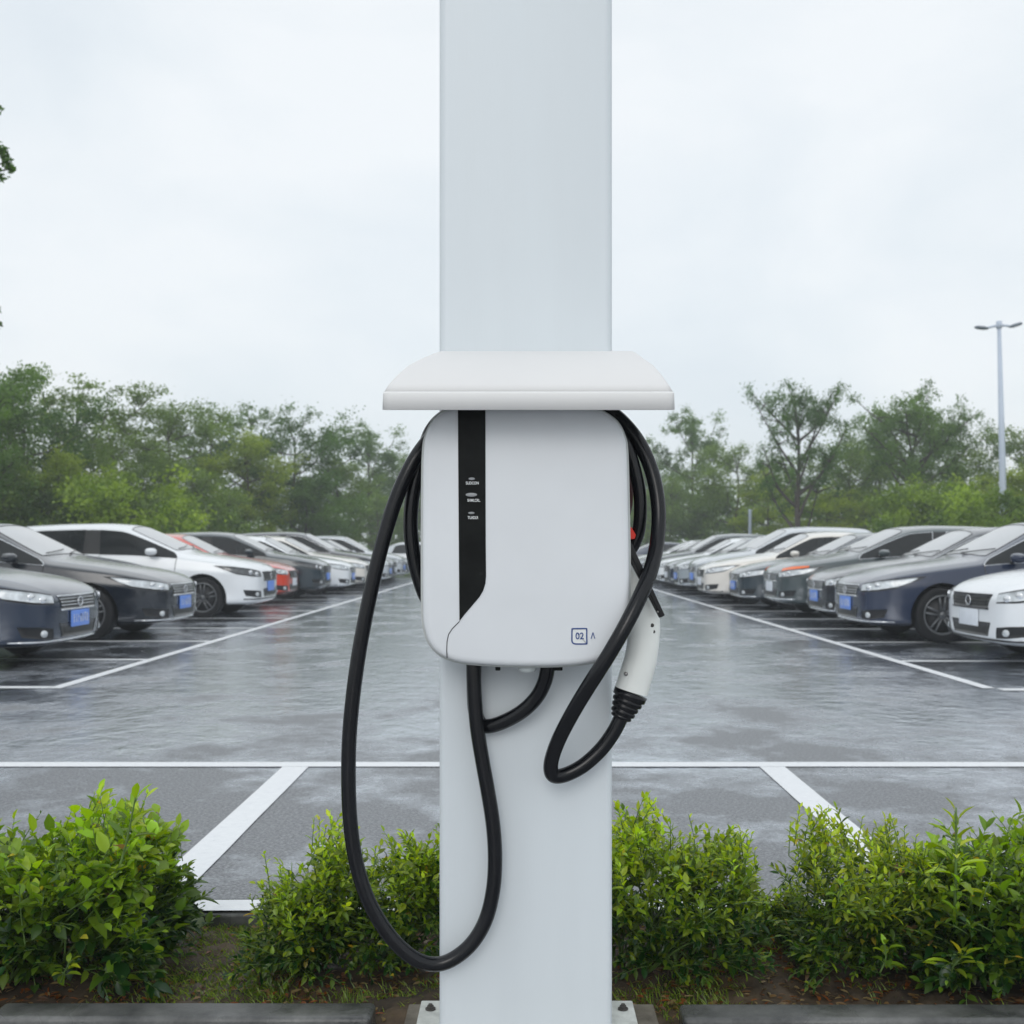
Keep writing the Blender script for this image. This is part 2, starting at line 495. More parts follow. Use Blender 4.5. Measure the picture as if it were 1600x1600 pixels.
# ================================================================ COLUMN, HOOD, CHARGER
YC = 2.42
xl, xr = P(686, 0, YC).x, P(957, 0, YC).x
cxm = (xl + xr) / 2
col = empty('steel_column', (cxm, YC + 0.14, 0), 'white painted steel column carrying the wall charger, standing between the shrubs', 'column')
r = 0.016; yb = YC + 0.28
pl = []
for (cx_, cy_, a0) in ((xl + r, YC + r, 180), (xr - r, YC + r, 270), (xr - r, yb - r, 0), (xl + r, yb - r, 90)):
    for k in range(9):
        a = R(a0 + 90 * k / 8); pl.append((cx_ + r * math.cos(a), cy_ + r * math.sin(a)))
zs = [0.0125 + i * 0.25 for i in range(19)]
vs = [(x, y, z) for z in zs for x, y in pl]; n = len(pl); fs = []
for i in range(len(zs) - 1):
    for k in range(n):
        k2 = (k + 1) % n; fs.append((i * n + k, i * n + k2, (i + 1) * n + k2, (i + 1) * n + k))
fs.append(tuple(range(n))[::-1]); fs.append(tuple((len(zs) - 1) * n + k for k in range(n)))
o = mk('shaft', vs, fs, M['column'], col); sharp(o, 30)
v, f = box_geo(xl - 0.01, xr + 0.01, YC - 0.01, yb + 0.01, zs[-1] + 0.001, zs[-1] + 0.03, 0.006); sharp(mk('cap', v, f, M['column'], col))
v, f = box_geo(-0.238, 0.263, 2.36, 2.735, -0.003, 0.012, 0.003)
bp_ = sharp(mk('base_plate', v, f, M['plate'], col))
for bx, by in ((-0.212, 2.68), (0.236, 2.68), (-0.212, 2.42), (0.236, 2.42)):
    g = Geo()
    g.add(*tube([(bx, by, 0.0125), (bx, by, 0.0155)], 0.012, 16))
    g.add(*tube([(bx, by, 0.0157), (bx, by, 0.021)], 0.0085, 6))
    g.add(*tube([(bx, by, 0.0212), (bx, by, 0.025)], 0.005, 10))
    sharp(g.obj('anchor_bolt', M['bolt_dark'], bp_))

# rain hood over the charger
lv = [(641, 596, 1056, 2.180), (613.5, 597, 1055, 2.183), (611.5, 599, 1053, 2.187), (600, 606, 1046, 2.200), (585, 620, 1035, 2.225), (570, 638, 1022, 2.262), (560, 657, 1007, 2.300), (552, 676, 996, 2.338), (548.5, 688, 990, 2.36)]
vs = []; ring_n = None
for i, (py, pxl, pxr, Yf) in enumerate(lv):
    z = H - (py - CY) * Yf / F
    a, b = P(pxl, 0, Yf).x, P(pxr, 0, Yf).x
    rr = max(0.006, 0.016 - i * 0.0012)
    ring = [(a, YC - 0.002)]
    for k in range(7):
        t = R(180 + 90 * k / 6); ring.append((a + rr + rr * math.cos(t), Yf + rr + rr * math.sin(t)))
    for k in range(1, 6): ring.append((a + rr + (b - a - 2 * rr) * k / 6, Yf))
    for k in range(7):
        t = R(270 + 90 * k / 6); ring.append((b - rr + rr * math.cos(t), Yf + rr + rr * math.sin(t)))
    ring.append((b, YC - 0.002)); ring_n = len(ring)
    for x, y in ring:
        zz = z if i else H + (CY - 641) * y / F + 0.001
        if i in (1, 2): zz = z + (y - Yf) * 0.05
        vs.append((x, y, zz))
fs = []
for i in range(len(lv) - 1):
    for k in range(ring_n - 1):
        fs.append((i * ring_n + k, i * ring_n + k + 1, (i + 1) * ring_n + k + 1, (i + 1) * ring_n + k))
top = (len(lv) - 1) * ring_n
fs.append(tuple(top + k for k in range(ring_n)))
hood = empty('rain_hood', (cxm, YC, H + 0.3))
nf = ring_n - 1
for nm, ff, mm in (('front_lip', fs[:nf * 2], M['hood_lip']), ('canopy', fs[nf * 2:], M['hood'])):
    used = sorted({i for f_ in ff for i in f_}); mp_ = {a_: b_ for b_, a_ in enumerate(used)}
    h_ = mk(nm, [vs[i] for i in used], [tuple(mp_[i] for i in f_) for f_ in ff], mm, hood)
    fix_normals(h_)
    # normals must point away from the column centre line
    if nm == 'front_lip' and sum(p.normal.y for p in h_.data.polygons) > 0: h_.data.flip_normals()
    if nm == 'canopy' and sum(p.normal.z for p in h_.data.polygons) < 0: h_.data.flip_normals()
    sharp(h_, 28)
    sm = h_.modifiers.new('thickness', 'SOLIDIFY'); sm.thickness = 0.003; sm.offset = -1
tag(hood, 'off-white plastic rain hood with sloped rounded sides above the charger', 'rain hood')

# wall charger
YF = 2.275
chg = empty('wall_charger', (cxm, YF + 0.07, 0.85), 'silver white wall charger box with a black stripe, mounted on the column', 'wall charger')
outl = [(730, 637.5), (700, 640), (684, 648), (674, 660), (666, 677), (661.5, 700), (660, 760), (659.5, 860), (660, 955), (662.5, 982), (669, 1003), (680, 1018), (695, 1028), (720, 1035.5), (770, 1040), (830, 1041.5), (890, 1040), (928, 1035), (950, 1026), (967, 1011), (977, 990), (982.5, 960), (984, 900), (982.5, 800), (980, 705), (976, 681), (968, 663), (955, 650), (938, 641), (910, 637.5), (820, 637)]
out_s = smooth2d(px_outline(outl, YF), 3)
v, f = slab(out_s, [(0.0, YF + 0.040), (0.0, YF + 0.011), (0.0012, YF + 0.006), (0.004, YF + 0.0025), (0.0085, YF + 0.0006), (0.014, YF)])
o = fix_normals(mk('front_shell', v, f, M['shell'], chg)); sharp(o, 40)
v, f = slab(out_s, [(0.001, YF + 0.0355), (-0.0050, YF + 0.034), (-0.0055, YF + 0.031), (-0.0050, YF + 0.028), (0.001, YF + 0.0265)])
sharp(fix_normals(mk('rim_band', v, f, M['shell_rim'], chg)))
v, f = slab(out_s, [(0.006, YF + 0.0485), (0.006, YF + 0.082), (0.010, YF + 0.087)])
sharp(fix_normals(mk('rear_housing', v, f, M['shell_back'], chg)))
v, f = box_geo(cxm - 0.10, cxm + 0.07, YF + 0.0875, YC - 0.0006, 0.98, 1.24, 0.004)
sharp(mk('wall_bracket', v, f, M['shell_back'], chg))
# black display stripe
st = [(715.5, 640.5), (758.5, 640.5), (758.7, 760), (759, 850), (759.5, 900), (758.5, 912), (755, 923), (749, 933), (738, 946), (726, 960), (718, 970.5), (717.3, 900), (716.3, 760)]
v, f = slab(px_outline(st, YF), [(0, YF + 0.002), (0, YF - 0.0010), (0.0007, YF - 0.0016)])
stripe = sharp(fix_normals(mk('display_stripe', v, f, M['gloss_black'], chg)))
mk('seam', *tube([P(*p, YF - 0.0002) for p in ((718, 971), (707, 982), (701, 991), (698.5, 1002), (698, 1016), (698.5, 1028))], 0.0009, 8), M['dark_seam'], chg)

def text_obj(name, s, px, py, Y, size, mat, parent, wscale=1.0, depth=0.0006, rotz=0):
    cu = bpy.data.curves.new(name, 'FONT'); cu.body = s; cu.size = size; cu.align_x = 'CENTER'; cu.align_y = 'CENTER'
    cu.extrude = depth; cu.offset = size * 0.012
    t = bpy.data.objects.new(name + '_src', cu); COL.objects.link(t)
    dg = bpy.context.evaluated_depsgraph_get(); dg.update()
    me = bpy.data.meshes.new_from_object(t.evaluated_get(dg))
    bpy.data.objects.remove(t)
    c = P(px, py, Y)
    vs = []
    for vv in me.vertices:
        x, y, z = vv.co; x *= wscale
        x, y = x * math.cos(rotz) - y * math.sin(rotz), x * math.sin(rotz) + y * math.cos(rotz)
        vs.append((c.x + x, c.y - z, c.z + y))
    fs = [tuple(p.vertices) for p in me.polygons]
    return mk(name, vs, fs, mat, parent, smooth=False)
for (s, px, py, w, px_w) in (('SUDCON', 738, 755, 1.3, 19), ('SHMLCRL.', 740.5, 782, 1.35, 24), ('TUADLR', 739, 809, 1.2, 17)):
    text_obj('printed_word', s, px, py, YF - 0.0022, 0.0078, M['white_print'], stripe, wscale=px_w * YF / F / (0.0078 * 0.66 * len(s)))
for (px, py, w, h) in ((737, 748, 5, 2), (736.5, 773, 9, 3), (736.5, 801.5, 5, 1.8)):
    c = P(px, py, YF - 0.0016); g = Geo()
    vs = []; fs = []
    sx, sz = w * YF / F, h * YF / F
    for i in range(4):
        q = i / 3 * math.pi / 2
        for k in range(16):
            a = 2 * math.pi * k / 16
            vs.append((c.x + sx * math.cos(q) * math.cos(a), c.y - 0.0012 * math.sin(q), c.z + sz * math.cos(q) * math.sin(a)))
    for i in range(3):
        for k in range(16): fs.append((i * 16 + k, i * 16 + (k + 1) % 16, (i + 1) * 16 + (k + 1) % 16, (i + 1) * 16 + k))
    mk('indicator', vs, fs, M['shell_back'], stripe)
# printed square logo, lower right of the shell
sq = smooth2d(px_outline([(894, 981.5), (905, 981.2), (916, 981.2), (917.7, 983), (917.7, 994), (918, 1005), (916, 1007), (905, 1007.3), (897, 1006.8), (893, 1003), (892.6, 994), (892.8, 984)], YF), 3)
ins = inset2d(sq, 0.0026)
nq = len(sq); vs = []; fs = []
for ring, y in ((sq, YF - 0.0008), (ins, YF - 0.0008), (ins, YF + 0.001), (sq, YF + 0.001)):
    for p in ring: vs.append((p[0], y, p[1]))
for i in range(4):
    for k in range(nq):
        k2 = (k + 1) % nq; j = (i + 1) % 4
        fs.append((i * nq + k, i * nq + k2, j * nq + k2, j * nq + k))
emb = fix_normals(mk('printed_logo', vs, fs, M['blue_print'], chg, smooth=False))
v, f = slab(inset2d(sq, 0.0028), [(0, YF + 0.001), (0, YF - 0.0004)])
fix_normals(mk('logo_field', v, f, M['pale_print'], emb, smooth=False))
text_obj('logo_letters', '02', 905.8, 994.2, YF - 0.0009, 0.0185, M['blue_print'], emb, 0.92)
text_obj('logo_mark', '\u039b', 926.5, 993.8, YF - 0.0006, 0.0165, M['blue_print'], emb, 0.8)
# small fittings below the box
g = Geo()
c = P(824, 1041, YF + 0.055)
for i in range(6):
    q = R(15 * i)
rs = [0.018, 0.0185, 0.018, 0.0155, 0.011, 0.004]; zs_ = [0, -0.004, -0.007, -0.010, -0.012, -0.013]
g.add(*tube([(c.x, c.y, c.z + z) for z in zs_], rs, 20))
g.obj('clear_knob', M['clear'], chg)
for px, w in ((778, 4), (874, 5), (867, 3)):
    c = P(px, 1043, YF + 0.05)
    v, f = box_geo(c.x - w * .0013, c.x + w * .0013, c.y - .006, c.y + .006, c.z - .006, c.z + .006, .002)
    sharp(mk('clip', v, f, M['gloss_black'], chg))

# cable holder drum behind the charger
dc = P(905, 775, 2.40)
hold = empty('cable_holder', dc, 'dark red round cable holder with a bright red tab behind the charger', 'cable holder')
g = Geo(); prof = [(0.0, -0.012), (0.10, -0.012), (0.108, -0.009), (0.112, -0.006), (0.112, 0.019)]
vs = []; fs = []; K = 40
for rr, dy in prof:
    for k in range(K):
        a = 2 * math.pi * k / K
        vs.append((dc.x + rr * math.cos(a), dc.y + dy, dc.z + 1.12 * rr * math.sin(a)))
for i in range(len(prof) - 1):
    for k in range(K): fs.append((i * K + k, i * K + (k + 1) % K, (i + 1) * K + (k + 1) % K, (i + 1) * K + k))
mk('drum', vs, fs, M['drum_red'], hold)
tb = [(979, 823), (987, 824), (990, 829), (994, 836), (992, 842), (979, 844)]
v, f = slab(px_outline(tb, 2.363), [(0, 2.392), (0, 2.365), (0.0012, 2.363)])
sharp(fix_normals(mk('red_tab', v, f, M['red'], hold, smooth=False)))

# charging cable and plug
cab = empty('charging_cable', P(741, 1100, 2.39), 'thick black charging cable looped round the charger, ending in a white plug', 'charging cable')
CR = 0.0152
A = [(741, 930, 2.382), (740.5, 1000, 2.380), (740, 1050, 2.377), (742, 1095, 2.376), (746, 1140, 2.376), (754, 1190, 2.378), (763, 1240, 2.38), (770.5, 1290, 2.382), (773.5, 1340, 2.382), (770.5, 1390, 2.382), (759, 1437, 2.382), (738, 1473, 2.382), (710, 1497, 2.380), (682, 1506.5, 2.376), (652, 1500, 2.370), (622, 1477, 2.366), (594, 1441, 2.364), (571, 1396, 2.362), (555, 1340, 2.362), (547, 1280, 2.362), (544.5, 1215, 2.362), (546, 1150, 2.362), (552, 1085, 2.362), (561, 1020, 2.362), (572, 960, 2.362), (585, 900, 2.364), (600, 840, 2.366), (618, 782, 2.370), (638, 736, 2.374), (660, 700, 2.380), (690, 667, 2.385), (730, 640, 2.390), (780, 629, 2.395), (850, 625, 2.398), (910, 628, 2.396), (952, 643, 2.390), (984, 672, 2.384), (1007, 708, 2.378), (1022, 750, 2.370), (1029, 797, 2.358), (1027, 845, 2.335), (1017, 890, 2.300), (1000, 932, 2.268), (977, 978, 2.250), (950, 1025, 2.248), (921, 1070, 2.262), (894, 1115, 2.290), (872, 1158, 2.32), (861, 1192, 2.342), (864, 1211, 2.355), (882, 1211, 2.362), (910, 1197, 2.366), (938, 1172, 2.370), (958, 1145, 2.372), (971, 1120, 2.372)]
Bc = [(856, 1028, 2.345), (855, 1048, 2.35), (850, 1068, 2.358), (838, 1090, 2.37), (818, 1110, 2.38), (793, 1125, 2.390), (768, 1134, 2.398), (752, 1132, 2.4035), (743, 1113, 2.404), (740.5, 1080, 2.404), (741, 1040, 2.404), (742, 1000, 2.404)]
Cc = [(760, 632, 2.403), (722, 640, 2.403), (694, 652, 2.402), (675, 672, 2.400), (663, 702, 2.398), (652, 740, 2.396), (644, 780, 2.394), (641.5, 820, 2.393), (645, 860, 2.393), (653, 897, 2.394), (667, 935, 2.396), (690, 965, 2.398), (760, 990, 2.402)]
Cd = [(900, 640, 2.38), (935, 650, 2.378), (962, 672, 2.377), (981, 702, 2.376), (993, 738, 2.376), (1000, 775, 2.376), (1000, 812, 2.377), (994, 842, 2.380), (976, 868, 2.384), (930, 890, 2.39)]
for nm, pts in (('cord', A), ('cord', Bc), ('cord', Cc), ('cord', Cd)):
    q = catmull([P(*p) for p in pts], 8)
    mk(nm, *tube(q, CR if pts is not Cd else 0.0135, 20), M['black_rubber'], cab)
g = Geo()
cg = P(856.5, 1036, 2.345)
# plug
sp = [(986.5, 1080, 26.5), (991, 1065, 26.2), (996, 1048, 26.0), (1001, 1030, 25.6), (1004, 1012, 25.2), (1005.5, 995, 25.2), (1004.5, 978, 27), (1000, 960, 30), (992, 942, 32), (981, 924, 32), (969, 905, 31), (955, 885, 30), (940, 865, 29)]
q = [P(a, b, 2.372) for a, b, c in sp]
qs = catmull(q, 4); rs = []
for i in range(len(sp) - 1):
    for k in range(4): rs.append((sp[i][2] + (sp[i + 1][2] - sp[i][2]) * k / 4) * 2.372 / F)
rs.append(sp[-1][2] * 2.372 / F)
plug = mk('plug', *tube(qs, rs, 32, squash=(1.0, 0.78)), M['plug_white'], cab)
sharp(plug, 60)
# rubber gland with ribs
ax0, ax1 = P(986, 1082, 2.372), P(969.5, 1123, 2.372)
prof = [(0, 27), (0.22, 26.5), (0.26, 22), (0.30, 24), (0.36, 24.5), (0.42, 23.5), (0.46, 19.5), (0.50, 21.5), (0.56, 22), (0.62, 21), (0.66, 17.5), (0.70, 19.5), (0.76, 20), (0.82, 19), (0.86, 15), (0.90, 17), (0.96, 16.5), (1.0, 13.5)]
mk('gland', *tube([ax0.lerp(ax1, t) for t, _ in prof], [w * 2.372 / F for _, w in prof], 24, squash=(1.0, 0.85)), M['black_rubber'], plug)
# latch lever: a flat black arm lying over the back of the plug
a, b = P(977, 852, 2.366), P(1031, 962, 2.366)
dirv = (b - a).normalized(); nrm = Vector((dirv.z, 0, -dirv.x))
def arm(w0, w1, y0, y1, a, b):
    v = []
    for pt, w in ((a, w0), (b, w1)):
        for s, y in ((-1, y0), (1, y0), (1, y1), (-1, y1)):
            v.append(Vector((pt.x, y, pt.z)) + nrm * s * w)
    return v, [(0, 1, 2, 3)[::-1], (4, 5, 6, 7), (0, 1, 5, 4), (1, 2, 6, 5), (2, 3, 7, 6), (3, 0, 4, 7)]
lev = Geo(); lev.add(*arm(0.010, 0.0062, 2.325, 2.3395, a, b)); lev.add(*arm(0.0025, 0.0025, 2.3225, 2.3248, a, b))
lo_ = fix_normals(lev.obj('latch_lever', M['black_rubber'], plug, smooth=False))
bvm = lo_.modifiers.new('bevel', 'BEVEL'); bvm.width = 0.0015; bvm.segments = 2
def disc(px, py, Y, rr, mat, nm, par, dep=0.002):
    c = P(px, py, Y); mk(nm, *tube([(c.x, c.y + dep, c.z), (c.x, c.y - dep * .2, c.z)], rr, 12), mat, par)
disc(1028, 956, 2.3235, 0.0022, M['steel'], 'rivet', plug)
disc(1019, 977, 2.3475, 0.0040, M['bolt_dark'], 'screw', plug, 0.006)
disc(1021.5, 987, 2.3505, 0.0032, M['bolt_dark'], 'screw', plug, 0.006)
disc(978, 1053, 2.3500, 0.0042, M['steel'], 'screw', plug, 0.006)

# ================================================================ CARS
def station_table(kind):
    # (s_low, s_top, plan, zb, z3, z4, z5, (w5), (w6,z6), (w7,z7), (w8,z8), z9)
    if kind == 'sedan':
        roof, L, cowl, rear = 1.435, 4.76, 0.0, 0
        T = [
            (0.02, 0.03, .60, .26, .40, .53, .60, .97, (.84, .625), (.70, .64), (.38, .65), .652),
            (0.09, 0.10, .80, .20, .42, .58, .665, .98, (.87, .695), (.76, .71), (.40, .725), .73),
            (0.27, 0.28, .925, .17, .44, .62, .735, .975, (.88, .768), (.78, .785), (.42, .805), .81),
            (0.62, 0.62, .985, .165, .45, .66, .80, .965, (.88, .835), (.79, .852), (.42, .872), .88),
            (1.10, 1.10, 1.0, .165, .45, .68, .862, .955, (.87, .897), (.79, .915), (.42, .938), .945),
            (1.36, 1.42, 1.0, .165, .45, .69, .895, .95, (.865, .935), (.79, .953), (.42, .982), .992),
            (1.42, 1.50, 1.0, .165, .45, .69, .905, .95, (.858, .955), (.79, .98), (.42, 1.012), 1.022),
            (1.72, 1.86, 1.0, .165, .45, .70, .918, .95, (.775, 1.13), (.715, 1.168), (.40, 1.215), 1.228),
            (2.05, 2.22, 1.0, .165, .45, .70, .928, .95, (.702, 1.302), (.640, 1.345), (.36, 1.388), 1.40),
            (2.15, 2.32, 1.0, .165, .45, .70, .931, .95, (.693, 1.322), (.628, 1.37), (.35, 1.412), 1.422),
            (2.70, 2.72, 1.0, .165, .45, .705, .940, .95, (.685, 1.345), (.618, 1.394), (.35, 1.43), 1.438),
            (2.79, 2.80, 1.0, .165, .45, .705, .942, .95, (.685, 1.345), (.618, 1.394), (.35, 1.43), 1.438),
            (3.22, 3.16, 1.0, .165, .45, .71, .952, .95, (.690, 1.325), (.622, 1.378), (.35, 1.418), 1.428),
            (3.48, 3.34, 1.0, .165, .45, .715, .960, .95, (.705, 1.285), (.635, 1.345), (.36, 1.388), 1.40),
            (3.72, 3.70, 1.0, .165, .45, .72, .968, .95, (.765, 1.16), (.70, 1.20), (.40, 1.245), 1.26),
            (3.98, 4.02, .995, .18, .45, .72, .972, .95, (.84, 1.045), (.77, 1.07), (.42, 1.095), 1.10),
            (4.10, 4.12, .99, .19, .45, .72, .970, .95, (.86, 1.02), (.78, 1.035), (.42, 1.05), 1.055),
            (4.52, 4.52, .94, .22, .45, .72, .945, .95, (.86, .995), (.78, 1.01), (.42, 1.025), 1.03),
            (4.70, 4.70, .84, .26, .46, .70, .86, .95, (.84, .90), (.76, .92), (.42, .935), .94),
            (4.76, 4.75, .66, .32, .46, .66, .78, .95, (.82, .80), (.74, .81), (.42, .82), .825)]
        return T, L, (0.93, 3.70), 0.91
    if kind == 'wagon':   # tall wagon / people carrier with a long roof
        T = [
            (0.02, 0.03, .62, .28, .44, .58, .66, .97, (.84, .69), (.70, .705), (.38, .715), .72),
            (0.09, 0.10, .82, .22, .46, .63, .73, .98, (.87, .765), (.76, .785), (.40, .80), .805),
            (0.27, 0.28, .935, .19, .48, .67, .80, .975, (.88, .84), (.78, .86), (.42, .88), .885),
            (0.62, 0.62, .985, .185, .49, .71, .86, .965, (.88, .90), (.79, .92), (.42, .94), .948),
            (1.02, 1.00, 1.0, .185, .49, .73, .91, .955, (.87, .955), (.79, .973), (.42, .998), 1.005),
            (1.22, 1.24, 1.0, .185, .49, .74, .94, .95, (.865, .985), (.79, 1.005), (.42, 1.032), 1.042),
            (1.28, 1.32, 1.0, .185, .49, .74, .95, .95, (.858, 1.005), (.79, 1.03), (.42, 1.062), 1.072),
            (1.62, 1.74, 1.0, .185, .49, .75, .962, .95, (.79, 1.19), (.735, 1.228), (.41, 1.272), 1.285),
            (1.98, 2.16, 1.0, .185, .49, .75, .972, .95, (.735, 1.36), (.675, 1.405), (.38, 1.448), 1.46),
            (2.08, 2.28, 1.0, .185, .49, .75, .975, .95, (.728, 1.385), (.665, 1.432), (.37, 1.474), 1.484),
            (2.60, 2.64, 1.0, .185, .49, .755, .984, .95, (.722, 1.41), (.655, 1.458), (.37, 1.496), 1.504),
            (2.70, 2.73, 1.0, .185, .49, .755, .986, .95, (.722, 1.41), (.655, 1.458), (.37, 1.496), 1.504),
            (3.35, 3.35, 1.0, .185, .49, .76, .998, .95, (.726, 1.395), (.660, 1.446), (.37, 1.486), 1.494),
            (4.02, 3.98, 1.0, .185, .49, .765, 1.01, .95, (.74, 1.36), (.675, 1.415), (.38, 1.455), 1.465),
            (4.24, 4.18, .985, .20, .49, .765, 1.01, .95, (.79, 1.22), (.73, 1.27), (.40, 1.30), 1.31),
            (4.40, 4.36, .97, .21, .49, .765, 1.00, .95, (.85, 1.06), (.78, 1.09), (.42, 1.11), 1.12),
            (4.44, 4.42, .96, .22, .49, .765, .985, .95, (.86, 1.03), (.78, 1.045), (.42, 1.06), 1.065),
            (4.52, 4.50, .93, .24, .49, .76, .93, .95, (.86, .965), (.78, .975), (.42, .985), .99),
            (4.58, 4.57, .84, .28, .49, .70, .86, .95, (.84, .88), (.76, .89), (.42, .90), .90),
            (4.62, 4.61, .66, .34, .49, .66, .78, .95, (.82, .79), (.74, .80), (.42, .81), .815)]
        return T, 4.62, (0.90, 3.62), 0.92

def suv_table():
    T, L, wh, W = station_table('wagon')
    out = []
    for (sl, st_, pw, zb, z3, z4, z5, w5, p6, p7, p8, z9) in T:
        up = lambda z: z + .05 + max(0, z - 1.0) * .16
        f = lambda q: q if q < 1.0 else (1.0 + (q - 1.0) * .93 if q < 2.3 else q - .05)
        out.append((f(sl), f(st_), min(1, pw * 1.03), zb + .04, z3 + .05, z4 + .05, z5 + .06, w5, (p6[0], up(p6[1]) + .01), (p7[0], up(p7[1])), (p8[0], up(p8[1])), up(z9)))
    return out, 4.57, (0.88, 3.56), 0.93

def build_body(kind):
    T, L, wh, W = suv_table() if kind == 'suv' else station_table(kind)
    hl = L / 2
    verts = []; ns = len(T)
    HALF = 10; RING = 18     # 0..9 right side (y+) bottom centre..top centre, then back down on y-
    for (sl, st_, pw, zb, z3, z4, z5, w5, p6, p7, p8, z9) in T:
        w = W * pw
        half = [(sl, 0, zb), (sl, .72 * w, zb), (sl, .94 * w, zb + .05), (sl, .995 * w, z3), (sl, 1.0 * w, z4), (sl, w5 * w, z5),
                (st_ * .97 + sl * .03, p6[0] * w, p6[1]), (st_, p7[0] * w, p7[1]), (st_ - 0.012, p8[0] * w, p8[1]), (st_ - 0.016, 0, z9)]
        for s, y, z in half: verts.append((hl - s, y, z))
        for s, y, z in half[8:0:-1]: verts.append((hl - s, -y, z))
    faces = []; mi = []
    G_W, G_S, G_P, DOOR, PAINT = 1, 2, 3, 5, 0
    c0, c1 = 6, 8          # windshield stations
    b0, b1 = 10, 11
    r0, r1 = 13, 15        # rear glass
    for i in range(ns - 1):
        for k in range(RING):
            k2 = (k + 1) % RING
            faces.append((i * RING + k, i * RING + k2, (i + 1) * RING + k2, (i + 1) * RING + k))
            row = k if k < 9 else 17 - k     # strip between row and row+1
            m = PAINT
            if row in (7, 8) and c0 <= i < c1: m = G_W
            elif row in (7, 8) and r0 <= i < r1: m = G_W
            elif row == 5 and c0 <= i < r0:
                m = G_P if i == b0 else G_S
            elif row in (2, 3, 4) and c0 <= i < b0: m = DOOR
            elif row in (3, 4) and b1 <= i < r0 - 0: m = DOOR
            mi.append(m)
    # end caps
    for base, flip in ((0, False), ((ns - 1) * RING, True)):
        for k in range(9):
            a, b = k, k + 1
            c, d = (RING - b) % RING, (RING - a) % RING
            if k == 0: q = [base + 0, base + 1, base + 17]
            elif k == 8: q = [base + 8, base + 9, base + 10]
            else: q = [base + a, base + b, base + (RING - b), base + (RING - a)]
            if not flip: q = q[::-1]
            faces.append(tuple(q)); mi.append(PAINT)
    me = bpy.data.meshes.new('tmp'); me.from_pydata(verts, [], faces)
    slots = [M['paint'], M['glass'], M['glass'], M['trim'], M['well'], M['paint']]
    for s in slots: me.materials.append(s)
    me.polygons.foreach_set('material_index', mi)
    bm = bmesh.new(); bm.from_mesh(me)
    bmesh.ops.recalc_face_normals(bm, faces=bm.faces[:])
    cr = bm.edges.layers.float.new('crease_edge')
    for e in bm.edges:
        ms = {f.material_index for f in e.link_faces}
        if len(ms) == 2 and ({1, 2, 3} & ms) and ms != {2, 3}: e[cr] = 0.35
        # belt crease in the side
        rows = [v.index % RING for v in e.verts]
        sts = [v.index // RING for v in e.verts]
        if rows[0] == rows[1] and rows[0] in (5, 13) and 1 <= min(sts): e[cr] = 0.35
        if rows[0] == rows[1] and rows[0] in (4, 14): e[cr] = 0.45
        if rows[0] == rows[1] and rows[0] in (2, 16): e[cr] = 0.4
        if rows[0] == rows[1] and rows[0] in (7, 11) and max(sts) <= 5: e[cr] = 0.5
    bm.to_mesh(me); bm.free()
    o = bpy.data.objects.new('tmp', me); COL.objects.link(o)
    ss = o.modifiers.new('s', 'SUBSURF'); ss.levels = 3; ss.render_levels = 3
    dg = bpy.context.evaluated_depsgraph_get(); dg.update()
    me2 = bpy.data.meshes.new_from_object(o.evaluated_get(dg))
    full = BVHTree.FromPolygons([v.co.copy() for v in me2.vertices], [tuple(p.vertices) for p in me2.polygons])
    bpy.data.objects.remove(o)
    o2 = bpy.data.objects.new('tmp2', me2); COL.objects.link(o2)
    cutters = []
    for s in wh:
        for sy in (-1, 1):
            vs, fs = tube([(hl - s, sy * .56, .325), (hl - s, sy * 1.2, .325)], .372, 40)
            cm = bpy.data.meshes.new('c'); cm.from_pydata(vs, [], fs)
            for sl in slots: cm.materials.append(sl)
            cm.polygons.foreach_set('material_index', [4] * len(fs))
            b_ = bmesh.new(); b_.from_mesh(cm); bmesh.ops.recalc_face_normals(b_, faces=b_.faces[:]); b_.to_mesh(cm); b_.free()
            c = bpy.data.objects.new('c', cm); COL.objects.link(c); cutters.append(c)
            bo = o2.modifiers.new('b', 'BOOLEAN'); bo.operation = 'DIFFERENCE'; bo.object = c; bo.solver = 'EXACT'
    dg.update(); dg = bpy.context.evaluated_depsgraph_get()
    me3 = bpy.data.meshes.new_from_object(o2.evaluated_get(dg))
    for c in cutters: bpy.data.objects.remove(c)
    bpy.data.objects.remove(o2)
    return me3, full, L, wh, W

def split_components(me, idxs):
    polys = [p for p in me.polygons if p.material_index in idxs]
    v2p = {}
    for p in polys:
        for v in p.vertices: v2p.setdefault(v, []).append(p.index)
    pm = {p.index: p for p in polys}; seen = set(); comps = []
    for p in polys:
        if p.index in seen: continue
        st = [p.index]; seen.add(p.index); comp = []
        while st:
            q = st.pop(); comp.append(pm[q])
            for v in pm[q].vertices:
                for r_ in v2p[v]:
                    if r_ not in seen: seen.add(r_); st.append(r_)
        comps.append(comp)
    return comps

def comp_mesh(me, comp):
    mp = {}; vs = []; fs = []
    for p in comp:
        f = []
        for v in p.vertices:
            if v not in mp: mp[v] = len(vs); vs.append(me.vertices[v].co.copy())
            f.append(mp[v])
        fs.append(tuple(f))
    return vs, fs

